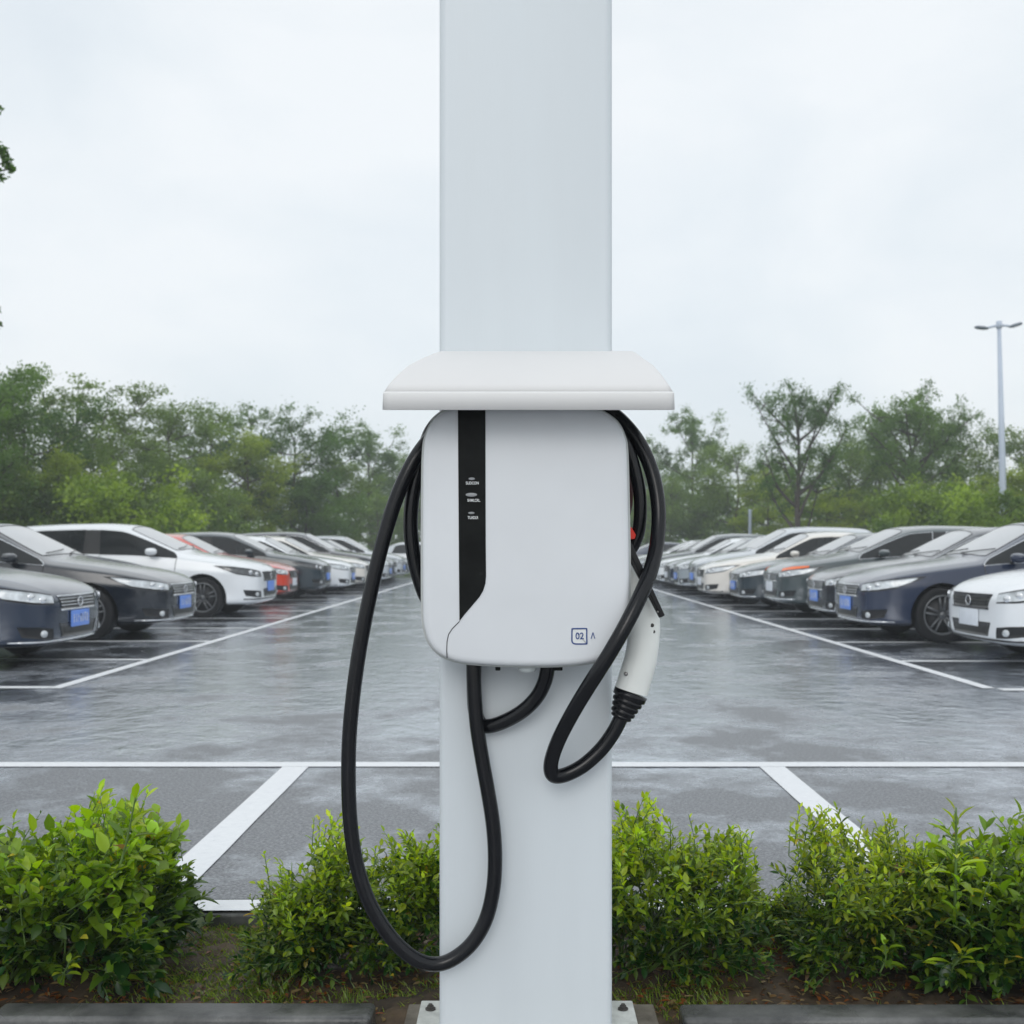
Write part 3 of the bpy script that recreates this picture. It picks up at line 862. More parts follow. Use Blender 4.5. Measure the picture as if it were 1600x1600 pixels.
def border_tubes(vs, fs, rad):
    cnt = {}
    for f in fs:
        for i in range(len(f)):
            e = (f[i], f[(i + 1) % len(f)]); k = tuple(sorted(e)); cnt[k] = cnt.get(k, 0) + 1
    adj = {}
    for (a, b), c in cnt.items():
        if c == 1: adj.setdefault(a, []).append(b); adj.setdefault(b, []).append(a)
    g = Geo(); left = set(adj)
    while left:
        a = next(iter(left)); loop = [a]; left.discard(a); cur = a
        while True:
            nx = [x for x in adj[cur] if x in left]
            if not nx: break
            cur = nx[0]; left.discard(cur); loop.append(cur)
        if len(loop) > 3:
            pts = [vs[i] for i in loop] + [vs[loop[0]]]
            g.add(*tube(pts, rad, 5, cap=False))
    return g.v, g.f

def patch(full, top, bot, n, m, off, thick_dir=None, aim=None):
    """grid between two 3-D polylines, thrown onto the body from outside"""
    def samp(pl, t):
        x = t * (len(pl) - 1); i = min(int(x), len(pl) - 2); return Vector(pl[i]).lerp(Vector(pl[i + 1]), x - i)
    vs = []; fs = []; nr = []
    for i in range(n + 1):
        a, b = samp(top, i / n), samp(bot, i / n)
        for j in range(m + 1):
            p = a.lerp(b, j / m)
            d = aim(p) if aim else Vector((-1, 0, 0))
            hit = full.ray_cast(p - d * 1.2, d)
            if hit[0] is None: q, nn = p, -d
            else:
                q = hit[0]; nn = hit[1]
                if nn.dot(d) > 0: nn = -nn
            vs.append(q + nn * off); nr.append(nn)
    for i in range(n):
        for j in range(m):
            a = i * (m + 1) + j
            fs.append((a, a + m + 1, a + m + 2, a + 1))
    # skirt back into the body so the patch has thickness
    edge = [i * (m + 1) for i in range(n + 1)] + [n * (m + 1) + j for j in range(1, m + 1)] + [i * (m + 1) + m for i in range(n - 1, -1, -1)] + [j for j in range(m - 1, 0, -1)]
    base = len(vs)
    for e in edge: vs.append(vs[e] - nr[e] * (off + 0.008))
    k = len(edge)
    for i in range(k): fs.append((edge[i], edge[(i + 1) % k], base + (i + 1) % k, base + i))
    return vs, fs

def make_wheel(parent, x, sy, R0=.325, dark=False):
    yo = sy * .895; yi = sy * .68
    w = Geo()
    prof = [(.20, -.02), (.235, .0), (.30, .004), (.318, -.010), (R0, -.035), (R0, -.175), (.31, -.20), (.20, -.21)]
    K = 36; vs = []; fs = []
    for rr, dy in prof:
        for k in range(K):
            a = 2 * math.pi * k / K; vs.append((x + rr * math.cos(a), yo + sy * dy, .325 + rr * math.sin(a)))
    for i in range(len(prof) - 1):
        for k in range(K): fs.append((i * K + k, i * K + (k + 1) % K, (i + 1) * K + (k + 1) % K, (i + 1) * K + k))
    wheel = mk('wheel', vs, fs, M['tyre'], parent)
    # dark disc behind the spokes
    # rim: outer lip ring + ten spokes in pairs
    g = Geo(); vs = []; fs = []
    prof = [(.236, -.004), (.226, .004), (.214, -.002), (.205, -.03)]
    for rr, dy in prof:
        for k in range(K):
            a = 2 * math.pi * k / K; vs.append((x + rr * math.cos(a), yo + sy * dy, .325 + rr * math.sin(a)))
    for i in range(len(prof) - 1):
        for k in range(K): fs.append((i * K + k, i * K + (k + 1) % K, (i + 1) * K + (k + 1) % K, (i + 1) * K + k))
    g.add(vs, fs, 0)
    for k in range(5):
        for d in (-.17, .17):
            a = 2 * math.pi * k / 5 + .3
            p0 = Vector((x + .045 * math.cos(a + d * 2), yo - sy * .012, .325 + .045 * math.sin(a + d * 2)))
            p1 = Vector((x + .216 * math.cos(a + d), yo - sy * .006, .325 + .216 * math.sin(a + d)))
            g.add(*tube([p0, (p0 + p1) / 2 + Vector((0, sy * .003, 0)), p1], [.017, .013, .013], 6), 0)
    g.add(*tube([(x, yo - sy * .03, .325), (x, yo - sy * .002, .325)], .052, 16), 0)
    vv, ff = tube([(x, yo - sy * .08, .325), (x, yo - sy * .055, .325)], .212, 28)
    g.add(vv, ff, 1)
    fix_normals(g.obj('rim', None, wheel, mats=[M['rim'], M['rim_dark']]))
    return wheel

def make_car(kind, opts, name='parked_car'):
    me, full, L, wh, W = BODY[kind]
    hl = L / 2
    root = empty(name)
    X = lambda s: hl - s
    # body, glass, doors
    g = Geo()
    for mi_, slot in ((0, 0), (3, 1), (4, 2)):
        comps = [p for p in me.polygons if p.material_index == mi_]
        vs, fs = comp_mesh(me, comps); g.add(vs, fs, slot)
    # merge the seams between slots
    body = g.obj('body', None, root, mats=[M['paint'], M['trim'], M['well']])
    bm = bmesh.new(); bm.from_mesh(body.data); bmesh.ops.remove_doubles(bm, verts=bm.verts[:], dist=1e-5); bm.to_mesh(body.data); bm.free()
    sharp(body, 40)
    paints = [body]
    for comp in split_components(me, {5}):
        vs, fs = comp_mesh(me, comp)
        if len(fs) < 12: continue
        ge = Geo(); ge.add(vs, fs, 0)
        bv, bf = border_tubes(vs, fs, .0055); ge.add(bv, bf, 1)
        d = ge.obj('door', None, root, mats=[M['paint'], M['trim']]); sharp(d, 40); paints.append(d)
        # handle on the outer skin near the rear edge of the door
        xs = [v[0] for v in vs]; sy = 1 if vs[0][1] > 0 else -1
        hx = min(xs) + .16; hz = .80 if kind == 'sedan' else .85
        hit = full.ray_cast(Vector((hx, sy * 2, hz)), Vector((0, -sy, 0)))
        if hit[0]:
            yy = hit[0].y
            pts = catmull([(hx - .09, yy - sy * .005, hz), (hx - .06, yy + sy * .022, hz), (hx + .06, yy + sy * .022, hz), (hx + .09, yy - sy * .005, hz)], 4)
            h_ = mk('handle', *tube(pts, .011, 8), M['chrome'] if opts.get('chrome') else M['paint'], d); paints.append(h_)
    for comp in split_components(me, {1}):
        vs, fs = comp_mesh(me, comp); ge = Geo(); ge.add(vs, fs, 0); ge.add(*border_tubes(vs, fs, .007), 1)
        cx_ = sum(v[0] for v in vs) / len(vs)
        w_ = ge.obj('windshield' if cx_ > 0 else 'rear_window', None, root, mats=[M['glass'], M['trim']])
        if cx_ > 0:
            for y0 in (-.55, .05):
                pts = []
                for t in range(6):
                    y = y0 + .6 * t / 5; z = 1.03 + .05 * t / 5 + (.05 if kind == 'wagon' else 0)
                    hit = full.ray_cast(Vector((3, y, z)), Vector((-1, 0, 0)))
                    if hit[0]: pts.append(hit[0] + Vector((.012, 0, .012)))
                if len(pts) > 2: mk('wiper', *tube(pts, .007, 5), M['trim'], w_)
    for comp in split_components(me, {2}):
        vs, fs = comp_mesh(me, comp)
        if len(fs) < 12: continue
        ge = Geo(); ge.add(vs, fs, 0); ge.add(*border_tubes(vs, fs, .006), 1)
        ge.obj('side_window', None, root, mats=[M['sideglass'], M['chrome'] if opts.get('chrome') else M['trim']])
    dz = 0.0 if kind == 'sedan' else 0.055
    # headlights: wrap round the corner
    for sy in (-1, 1):
        aim = lambda p: Vector((-1, -sy * .9, 0)).normalized()
        topl = [(X(.14), sy * .50, .672 + dz), (X(.26), sy * .70, .715 + dz), (X(.50), sy * .85, .755 + dz), (X(.72), sy * .89, .765 + dz)]
        botl = [(X(.10), sy * .52, .585 + dz), (X(.20), sy * .72, .592 + dz), (X(.38), sy * .86, .630 + dz), (X(.58), sy * .89, .715 + dz)]
        hlamp = mk('headlight', *patch(full, topl, botl, 14, 5, .006, aim=aim), M['trim'], root)
        t2 = [Vector(a) * .88 + Vector(b) * .12 for a, b in zip(topl, botl)]; b2 = [Vector(a) * .14 + Vector(b) * .86 for a, b in zip(topl, botl)]
        t2 = [Vector(v) for v in t2]; b2 = [Vector(v) for v in b2]
        mk('lamp_lens', *patch(full, t2[:3] + [t2[2].lerp(t2[3], .7)], b2[:3] + [b2[2].lerp(b2[3], .7)], 12, 4, .010, aim=aim), opts.get('lens', M['lampglass']), hlamp)
        for ty, tz in ((.60, .632), (.745, .662)):
            p = Vector((X(.2), sy * ty, tz + dz)); d = aim(p)
            hit = full.ray_cast(p - d, d)
            if hit[0]:
                q = hit[0]; mk('projector', *tube([q, q - d * .013, q - d * .017], [.034, .034, .022], 14), M['chrome'], hlamp)
        if opts.get('amber'):
            t3 = [t2[0].lerp(t2[1], .2) + Vector((0, 0, .055)), t2[1] + Vector((0, 0, .055)), t2[2] + Vector((0, 0, .035))]
            b3 = [t2[0].lerp(t2[1], .2) + Vector((0, 0, .012)), t2[1] + Vector((0, 0, .01)), t2[2] + Vector((0, 0, .010))]
            mk('indicator_lamp', *patch(full, t3, b3, 8, 3, .012, aim=aim), M['amber'], root)
        # fog lamp pocket
        tp = [(X(.1), sy * .52, .36 + dz), (X(.15), sy * .66, .375 + dz), (X(.3), sy * .80, .385 + dz)]
        bt = [(X(.1), sy * .50, .26 + dz), (X(.15), sy * .64, .265 + dz), (X(.3), sy * .74, .29 + dz)]
        fg = mk('fog_pocket', *patch(full, tp, bt, 8, 3, .004, aim=aim), M['grille'], root)
        p = Vector((X(.15), sy * .62, .315 + dz)); hit = full.ray_cast(p - aim(p), aim(p))
        if hit[0]: mk('fog_lamp', *tube([hit[0], hit[0] - aim(p) * .014], [.035, .033], 12), M['lampglass'], fg)
        # rear lamp
        aimr = lambda p: Vector((1, -sy * .9, 0)).normalized()
        tr_ = [(X(L - .10), sy * .50, .86 + dz), (X(L - .25), sy * .78, .90 + dz), (X(L - .50), sy * .86, .90 + dz)]
        br_ = [(X(L - .10), sy * .50, .74 + dz), (X(L - .2), sy * .78, .74 + dz), (X(L - .38), sy * .86, .78 + dz)]
        mk('rear_light', *patch(full, tr_, br_, 8, 3, .006, aim=aimr), M['rearlamp'], root)
        # mirror
        mx, mz = X(1.78 if kind == 'sedan' else 1.66), .985 + dz
        vs = []; fs = []; nseg = 10
        for i in range(nseg + 1):
            t = i / nseg; yy = sy * (.90 + .20 * t); rr = math.sin(math.pi * min(1, .12 + t * .86)) ** .5
            for k in range(12):
                a = 2 * math.pi * k / 12
                vs.append((mx - .02 + .092 * rr * math.copysign(abs(math.cos(a)) ** .75, math.cos(a)), yy, mz - .005 + .058 * rr * math.copysign(abs(math.sin(a)) ** .8, math.sin(a)) + .01 * t))
        for i in range(nseg):
            for k in range(12): fs.append((i * 12 + k, i * 12 + (k + 1) % 12, (i + 1) * 12 + (k + 1) % 12, (i + 1) * 12 + k))
        fs += [tuple(range(12)), tuple(nseg * 12 + k for k in range(12))]
        mi_ = mk('side_mirror', vs, fs, M['paint'], root); fix_normals(mi_); paints.append(mi_)
        mk('mirror_stalk', *tube([(mx, sy * .80, mz - .07), (mx, sy * .92, mz - .04)], .022, 8), M['trim'], mi_)
    # grille with slats
    fw = lambda y, z: (X(.0), y, z)
    gz0, gz1 = .535 + dz, .655 + dz
    gw = .46
    gr = mk('grille', *patch(full, [fw(-gw, gz1 - .005), fw(-.2, gz1), fw(.2, gz1), fw(gw, gz1 - .005)], [fw(-gw * .88, gz0), fw(-.2, gz0 - .01), fw(.2, gz0 - .01), fw(gw * .88, gz0)], 20, 4, .005), M['grille'], root)
    for z, rr, ww in ((gz0 - .008, .010, .92), (gz0 + .035, .005, .9), (gz0 + .065, .005, .92), (gz0 + .095, .005, .94), (gz1 + .004, .008, 1.0)):
        pts = []
        for i in range(17):
            y = -gw * ww + 2 * gw * ww * i / 16
            hit = full.ray_cast(Vector((X(0) + 2, y, z)), Vector((-1, 0, 0)))
            if hit[0]: pts.append(hit[0] + Vector((.006, 0, 0)))
        mk('slat', *tube(pts, rr, 6), M['chrome'] if opts.get('chrome', True) else M['trim'], gr)
    hit = full.ray_cast(Vector((X(0) + 2, 0, gz0 + .06)), Vector((-1, 0, 0)))
    q = hit[0] + Vector((.008, 0, 0))
    ring = [(q.x + .006, q.y + .055 * math.cos(2 * math.pi * k / 20), q.z + .045 * math.sin(2 * math.pi * k / 20)) for k in range(21)]
    mk('front_emblem', *tube(ring, .006, 6, cap=False), M['chrome'], gr)
    # lower intake + lip
    it = mk('lower_intake', *patch(full, [fw(-.46, .40 + dz), fw(0, .40 + dz), fw(.46, .40 + dz)], [fw(-.40, .27 + dz), fw(0, .265 + dz), fw(.40, .27 + dz)], 16, 3, .004), M['grille'], root)
    pts = []
    for i in range(25):
        y = -.80 + 1.6 * i / 24
        hit = full.ray_cast(Vector((X(0) + 2, y, .238 + dz)), Vector((-1, 0, 0)))
        if hit[0]: pts.append(hit[0] + Vector((.006, 0, 0)))
    mk('bumper_lip', *tube(pts, .011, 6), opts.get('lip', M['chrome']), root)
    # number plate
    hit = full.ray_cast(Vector((X(0) + 2, 0, .42 + dz)), Vector((-1, 0, 0)))
    px_ = hit[0].x + .016
    v, f = box_geo(px_ - .012, px_, -.225, .225, .352 + dz, .512 + dz, .004)
    npl = sharp(mk('number_plate', v, f, opts.get('plate', M['plate_blue']), root))
    if opts.get('plate_marks'):
        g = Geo(); yy = .17
        rnd = random.Random(3)
        for i in range(7):
            y0 = .185 - i * .055
            for _ in range(3):
                a = rnd.random()
                if a < .5: v, f = box_geo(px_ + .0005, px_ + .002, y0 - .030, y0 - .006, .39 + dz + rnd.random() * .075, .402 + dz + rnd.random() * .075 + .004)
                else:
                    yb_ = y0 - .008 - rnd.random() * .02
                    v, f = box_geo(px_ + .0005, px_ + .002, yb_ - .007, yb_, .392 + dz, .472 + dz)
                g.add(v, f)
        g.obj('plate_marks', M['plate_white'], npl, smooth=False)
    # sill shadow strip, underbody
    for i, s in enumerate(wh):
        for sy in (-1, 1): make_wheel(root, X(s), sy)
    for o in paints: o.color = (1, 1, 1, 1)
    return root

BODY = {k: build_body(k) for k in ('sedan', 'wagon', 'suv')}
PROTO = {
    'sedan': make_car('sedan', {'chrome': True, 'plate_marks': True}),
    'sedan_plain': make_car('sedan', {'chrome': False, 'plate': M['plate_white'], 'lip': M['trim'], 'plate_marks': False}),
    'wagon': make_car('wagon', {'chrome': False, 'lip': M['trim'], 'lens': M['lampdark'], 'plate': M['plate_blue']}),
    'suv': make_car('suv', {'chrome': True, 'lens': M['lampglass'], 'plate': M['plate_blue']}),
    'wagon_amber': make_car('wagon', {'chrome': True, 'amber': True, 'plate': M['plate_white']}),
}
KM = {k: kids_map(r) for k, r in PROTO.items()}
used_proto = set()
def paint_tree(o, color):
    for c in children(o):
        if c.name.split('.')[0] in ('body', 'door', 'side_mirror', 'handle'): c.color = (*color, 1)
        paint_tree(c, color)
def place_car(kind, x_nose, y, side, color, label, z=0.0, tilt=0.0, group='cars parked along the aisle', sc=(1, 1, 1)):
    if kind in used_proto: r_ = copy_tree(PROTO[kind], None, KM[kind])
    else: r_ = PROTO[kind]; used_proto.add(kind)
    L = BODY[kind.split('_')[0]][2] * sc[0]
    if side < 0: r_.location = (x_nose - L / 2, y, z); r_.rotation_euler = (0, 0, tilt)
    else: r_.location = (x_nose + L / 2, y, z); r_.rotation_euler = (0, 0, math.pi + tilt)
    r_.scale = sc
    def rec(o):
        for c in (k for k in o.children):
            if c.name.split('.')[0] in ('body', 'door', 'side_mirror', 'handle'): c.color = (*color, 1)
            rec(c)
    CARS.append((r_, color))
    tag(r_, label, 'car', group)
    return r_
CARS = []
NAVY = (0.008, 0.019, 0.045); NAVY2 = (0.013, 0.023, 0.055); DARK = (0.006, 0.010, 0.018); WHITE = (0.78, 0.80, 0.82); SILV = (0.50, 0.53, 0.56)
RED = (0.62, 0.045, 0.012); GREY = (0.050, 0.068, 0.073); BLACK = (0.012, 0.013, 0.015); CREAM = (0.74, 0.70, 0.64); TEAL = (0.014, 0.028, 0.038); GLIGHT = (0.30, 0.34, 0.37)
LEFT = [
    ('sedan', -4.30, 11.25, NAVY, 'navy blue car with blue plate cut off by the left edge'),
    ('sedan', -4.24, 14.6, DARK, 'black blue sedan with chrome grille and blue plate, just behind the navy car'),
    ('wagon', -5.5, 16.9, GLIGHT, 'pale grey car mostly hidden between the black blue sedan and the white wagon'),
    ('wagon', -4.16, 19.2, WHITE, 'white wagon with dark side windows and alloy wheels in the left row'),
    ('sedan_plain', -4.85, 21.6, SILV, 'pale silver car whose nose just shows behind the white wagon'),
    ('sedan_plain', -4.70, 23.9, RED, 'red car with its hood showing in the left row'),
    ('wagon', -4.42, 26.4, TEAL, 'dark blue green car right after the red car'),
    ('sedan', -4.20, 28.9, WHITE, 'white sedan after the dark blue green car in the left row'),
    ('sedan_plain', -4.10, 31.2, CREAM, 'cream white sedan far down the left row'),
    ('suv', -4.12, 33.5, DARK, 'dark wagon with a pale roof far down the left row'),
    ('sedan', -4.05, 35.8, SILV, 'silver sedan far down the left row beside the dark wagon'),
    ('sedan_plain', -4.15, 38.2, NAVY2, 'small dark blue sedan near the far end of the left row'),
    ('suv', -4.10, 40.5, SILV, 'silver wagon near the far end of the left row'),
    ('sedan', -4.15, 42.9, GREY, 'grey sedan at the far end of the left row'),
]
RIGHT = [
    ('sedan_plain', 4.36, 11.30, WHITE, 'white car with dark grille and pale plate, cut off by the right edge'),
    ('sedan', 4.00, 14.30, NAVY2, 'blue sedan with chrome grille and blue plate, second nearest in the right row'),
    ('sedan', 4.24, 16.75, DARK, 'black sedan tucked behind the blue sedan, only its nose and pale windshield showing'),
    ('wagon_amber', 4.13, 19.3, GREY, 'grey green wagon with orange front lamps in the right row'),
    ('sedan', 3.98, 21.8, TEAL, 'dark teal sedan beside the grey green wagon'),
    ('sedan_plain', 3.72, 24.2, CREAM, 'cream white car in the right row past the teal sedan'),
    ('suv', 3.90, 26.6, SILV, 'silver wagon in the right row past the cream car'),
    ('sedan', 3.85, 29.0, GLIGHT, 'light grey sedan halfway down the right row'),
    ('sedan_plain', 3.90, 31.3, NAVY, 'dark navy sedan far down the right row'),
    ('sedan', 3.88, 33.6, WHITE, 'white sedan far down the right row'),
    ('suv', 4.00, 36.0, GREY, 'grey wagon far down the right row'),
    ('sedan_plain', 4.05, 38.4, SILV, 'silver sedan near the far end of the right row'),
    ('sedan', 3.95, 40.8, DARK, 'black sedan near the far end of the right row'),
    ('wagon', 4.10, 43.2, WHITE, 'white wagon at the far end of the right row'),
]
for k, x, y, c, l in LEFT: place_car(k, x, y, -1, c, l, tilt=random.uniform(-.018, .018), sc=(random.uniform(.96, 1.02), 1, random.uniform(.985, 1.035)))
for k, x, y, c, l in RIGHT: place_car(k, x, y, 1, c, l, tilt=random.uniform(-.018, .018), sc=(random.uniform(.96, 1.02), 1, random.uniform(.985, 1.035)))
for i, (x, c, l) in enumerate(((-6.6, GREY, 'grey car parked sideways across the far end of the aisle, leftmost'), (-1.7, SILV, 'silver car parked sideways across the far end, behind the column'), (3.6, GLIGHT, 'light grey car parked sideways across the far end, right of the column'), (8.6, NAVY2, 'blue car parked sideways across the far end, rightmost'))):
    place_car('sedan_plain', x, 46.8, -1, c, l, group='cars across the far end')
bpy.context.view_layer.update()
for r_, c in CARS:
    def rec(o):
        for ch in o.children:
            if ch.name.split('.')[0] in ('body', 'door', 'side_mirror', 'handle'): ch.color = (*c, 1)
            rec(ch)
    rec(r_)

# ================================================================ TREES
def leaf_quad(g, c, s, rnd, tint=None):
    n = Vector((rnd.gauss(0, 1), rnd.gauss(0, 1), rnd.gauss(0, 1) + .6)).normalized()
    u = n.orthogonal().normalized(); a = rnd.random() * 6.28
    u = u * math.cos(a) + n.cross(u) * math.sin(a); w = n.cross(u)
    b = len(g.v)
    g.v += [c - u * s, c - w * s * .5 + n * s * .12, c + u * s, c + w * s * .5 + n * s * .12]
    g.f.append((b, b + 1, b + 2, b + 3)); g.m.append(0)

def make_tree(seed, h, cr, base, nlimb, dens, leaf, flat=1.0, open_=False, trunk_r=None):
    """tapered trunk with limbs; leaf clumps sit on the limbs and twigs"""
    rnd = random.Random(seed)
    root = empty('tree')
    tr = Geo(); lf = Geo()
    r0 = trunk_r or h * .016
    lean = Vector((rnd.uniform(-.04, .04), rnd.uniform(-.04, .04), 0)) * h
    top = Vector((0, 0, h * .82)) + lean
    tp = [Vector((0, 0, -.15)), Vector((0, 0, h * .12)) + lean * .1, Vector((rnd.gauss(0, .08), rnd.gauss(0, .08), h * .38)) + lean * .4, Vector((rnd.gauss(0, .15), rnd.gauss(0, .15), h * .6)) + lean * .7, top]
    tpp = catmull(tp, 4)
    tr.add(*tube(tpp, [r0 * (1.25 - 1.05 * i / (len(tpp) - 1)) for i in range(len(tpp))], 8))
    tips = []
    for i in range(nlimb):
        t = base + (0.80 - base) * (i + rnd.random() * .6) / nlimb
        az = i * 2.4 + rnd.uniform(-.4, .4)
        k = min(len(tpp) - 1, int(t / .82 * (len(tpp) - 1)))
        p0 = tpp[k]
        rel = (t - base) / (1 - base)
        reach = cr * (.55 + .55 * math.sin(math.pi * (.2 + .7 * rel))) * rnd.uniform(.7, 1.12)
        rise = h * ((.20 + .18 * rnd.random()) if open_ else (.08 + .13 * rnd.random()))
        end = p0 + Vector((math.cos(az) * reach, math.sin(az) * reach, rise * flat))
        end.z = min(end.z, h * .97)
        mid = p0.lerp(end, .5) + Vector((0, 0, -.05 * h * rnd.random())) + Vector((rnd.gauss(0, .12), rnd.gauss(0, .12), 0))
        q = catmull([p0, mid, end], 4)
        rr = r0 * (.5 - .28 * rel)
        tr.add(*tube(q, [rr * (1 - .8 * j / (len(q) - 1)) for j in range(len(q))], 5))
        for j in range(3 if not open_ else 4):
            tt = rnd.uniform(.35, 1.0); pp = q[int(tt * (len(q) - 1))]
            d = Vector((rnd.gauss(0, 1), rnd.gauss(0, 1), rnd.uniform(-.1, 1.1))).normalized() * cr * rnd.uniform(.22, .5)
            e2 = pp + d
            tr.add(*tube([pp, pp.lerp(e2, .5) + Vector((0, 0, .05)), e2], [rr * .4, rr * .25, rr * .08], 4))
            tips.append((e2, .8)); tips.append((pp.lerp(e2, .55), .7))
        tips.append((end, 1.0)); tips.append((q[len(q) // 2 + 1], .8))
    # top leaders
    for j in range(5):
        e2 = top + Vector((rnd.gauss(0, .25) * cr, rnd.gauss(0, .25) * cr, h * rnd.uniform(.06, .19)))
        tr.add(*tube([top - Vector((0, 0, h * .05)), e2], [r0 * .25, r0 * .06], 4)); tips.append((e2, .6)); tips.append((top.lerp(e2, .5), .7))
    for c, w in tips:
        sub = 3 if not open_ else 4
        for s_ in range(sub):
            cc = c + Vector((rnd.gauss(0, .30), rnd.gauss(0, .30), rnd.gauss(0, .20))) * cr * (.30 if not open_ else .24)
            rad = cr * rnd.uniform(.07, .17) * (.9 if not open_ else .6) * w
            nl = int(dens * w * rnd.uniform(.5, 1.3) / sub)
            for _ in range(nl):
                v = Vector((rnd.gauss(0, 1), rnd.gauss(0, 1), rnd.gauss(0, .62))) * rad
                leaf_quad(lf, cc + v, leaf * rnd.uniform(.6, 1.25), rnd)
    tr.obj('trunk', M['bark'], root)
    lf.obj('crown', M['treeleaf'], root, smooth=False)
    return root

TP = [
    make_tree(11, 7.0, 2.5, .22, 16, 230, .062),
    make_tree(12, 7.0, 2.1, .18, 17, 220, .060),
    make_tree(13, 7.0, 2.7, .25, 16, 240, .064),
    make_tree(14, 7.0, 2.2, .24, 13, 190, .058, open_=True),
]
TPO = [make_tree(31, 7.0, 2.5, .30, 15, 150, .058, open_=True, trunk_r=.20), make_tree(35, 7.0, 2.9, .38, 15, 190, .060, flat=.9, open_=True, trunk_r=.19)]
BUSH = [make_tree(41, 3.0, 2.0, .06, 14, 170, .075), make_tree(42, 3.0, 1.8, .05, 14, 170, .07)]
TKM = {}
for r_ in TP + TPO + BUSH: TKM[r_] = kids_map(r_)
tused = set()
def place_tree(proto, px, top, Y, tint, label, hproto, width=1.0, rot=None, group='trees beyond the parked cars', cat='tree', name=None):
    h = H + .14 + (CY - top) * Y / F
    if proto in tused: r_ = copy_tree(proto, None, TKM[proto])
    else: r_ = proto; tused.add(proto)
    s = h / hproto
    r_.location = ((px - CX) * Y / F, Y, -.14); r_.scale = (s * width, s * width, s)
    r_.rotation_euler = (0, 0, rot if rot is not None else random.uniform(0, 6.28))
    if name: r_.name = name
    tag(r_, label, cat, group); TREES.append((r_, tint))
    return r_
TREES = []
G1 = (1.0, 1.0, 1.0); G2 = (.72, .86, .8); G3 = (1.7, 1.45, .7); G4 = (.50, .68, .62)
left_trees = [
    (1, -55, 560, 30, G2, 1.0, 'dark tree cut off by the left edge of the tree line'),
    (0, 35, 572, 34, G4, .85, 'tall dark green tree near the left edge, behind the nearest cars'),
    (3, 118, 592, 40, G1, 1.1, 'thin crowned tree with sky showing through, right of the tall dark tree'),
    (2, 175, 668, 38, G1, .9, 'lower mid green tree above the roof of the left white wagon'),
    (0, 262, 622, 43, G1, .9, 'rounded green tree rising above the rear of the left white wagon'),
    (3, 330, 640, 50, G2, 1.0, 'loose crowned tree in the middle of the left tree line'),
    (1, 385, 672, 44, G3, 1.0, 'bright yellow green tree in the middle of the left tree line'),
    (2, 455, 632, 47, G4, .85, 'broad dark tree with spiky top left of the cable loop'),
    (1, 525, 715, 49, G1, 1.0, 'low green tree left of the cable loop'),
    (3, 583, 672, 64, G2, 1.0, 'pale hazy tree crossed by the cable loop'),
    (0, 640, 705, 68, G1, .9, 'hazy tree right behind the left side of the charger'),
    (1, 90, 700, 33, G3, 1.1, 'low bright tree in front of the thin crowned tree at left'),
    (2, 0, 700, 32, G1, 1.1, 'low green tree at the left edge below the dark ones'),
    (0, 310, 735, 40, G1, 1.2, 'low green tree behind the front end of the left white wagon'),
    (2, 480, 745, 46, G2, 1.2, 'low dark tree above the hoods of the left row'),
    (1, 590, 770, 56, G1, 1.3, 'low hazy tree at the far end of the left row'),
    (2, -190, 580, 32, G1, 1.1, 'green tree just outside the left edge of the view'),
    (0, -400, 550, 28, G2, 1.1, 'dark tree beside the lot, further outside the left edge'),
]
right_trees = [
    (3, 1088, 650, 64, G2, .8, 'slim hazy tree just right of the black cable'),
    (2, 1050, 745, 58, G1, 1.1, 'low hazy tree right of the charger'),
    (0, 1150, 690, 56, G1, 1.0, 'mid green tree left of the open branched tree'),
    (1, 1200, 735, 48, G3, 1.0, 'light green low tree at the foot of the open branched tree'),
    (2, 1330, 690, 50, G1, 1.0, 'full green tree between the two open branched trees'),
    (0, 1370, 640, 54, G2, .9, 'hazy tree behind the flat topped tree'),
    (1, 1500, 640, 52, G4, .8, 'dark tree just left of the street lamp'),
    (2, 1530, 745, 40, G3, 1.1, 'bright low tree at the foot of the street lamp'),
    (0, 1605, 668, 44, G1, 1.0, 'green tree at the right edge past the street lamp'),
    (1, 1645, 690, 36, G3, 1.1, 'bright tree cut off by the right edge'),
    (2, 1290, 760, 44, G3, 1.2, 'low yellow green tree above the grey wagon'),
    (0, 1440, 755, 41, G1, 1.2, 'low tree above the windshields of the right row'),
    (1, 1120, 770, 58, G2, 1.2, 'low hazy tree at the far end of the right row'),
    (2, 1800, 640, 36, G1, 1.1, 'green tree just outside the right edge of the view'),
    (0, 2010, 600, 31, G2, 1.1, 'dark tree beside the lot, further outside the right edge'),
]
for (k, px, top, Y, t, w, l) in left_trees + right_trees:
    place_tree(TP[k], px, top, Y, t, l, 7.0, w)
for (px, top, Y, l) in ((700, 700, 70, 'hazy tree hidden behind the left half of the charger'), (780, 690, 72, 'hazy tree hidden behind the black stripe'), (860, 700, 70, 'hazy tree hidden behind the middle of the charger'), (940, 690, 68, 'hazy tree hidden behind the right half of the charger'), (1010, 700, 70, 'hazy tree seen between the charger and the cable')):
    place_tree(TP[0], px, top, Y, G2, l, 7.0, 1.0)
place_tree(TPO[0], 1250, 600, 42, G4, 'tall open branched tree with dark trunk in the right tree line', 7.0, 0.62, 0.4)
place_tree(TPO[1], 1440, 612, 45, G2, 'flat topped open tree left of the street lamp', 7.0, 0.70, 1.0)
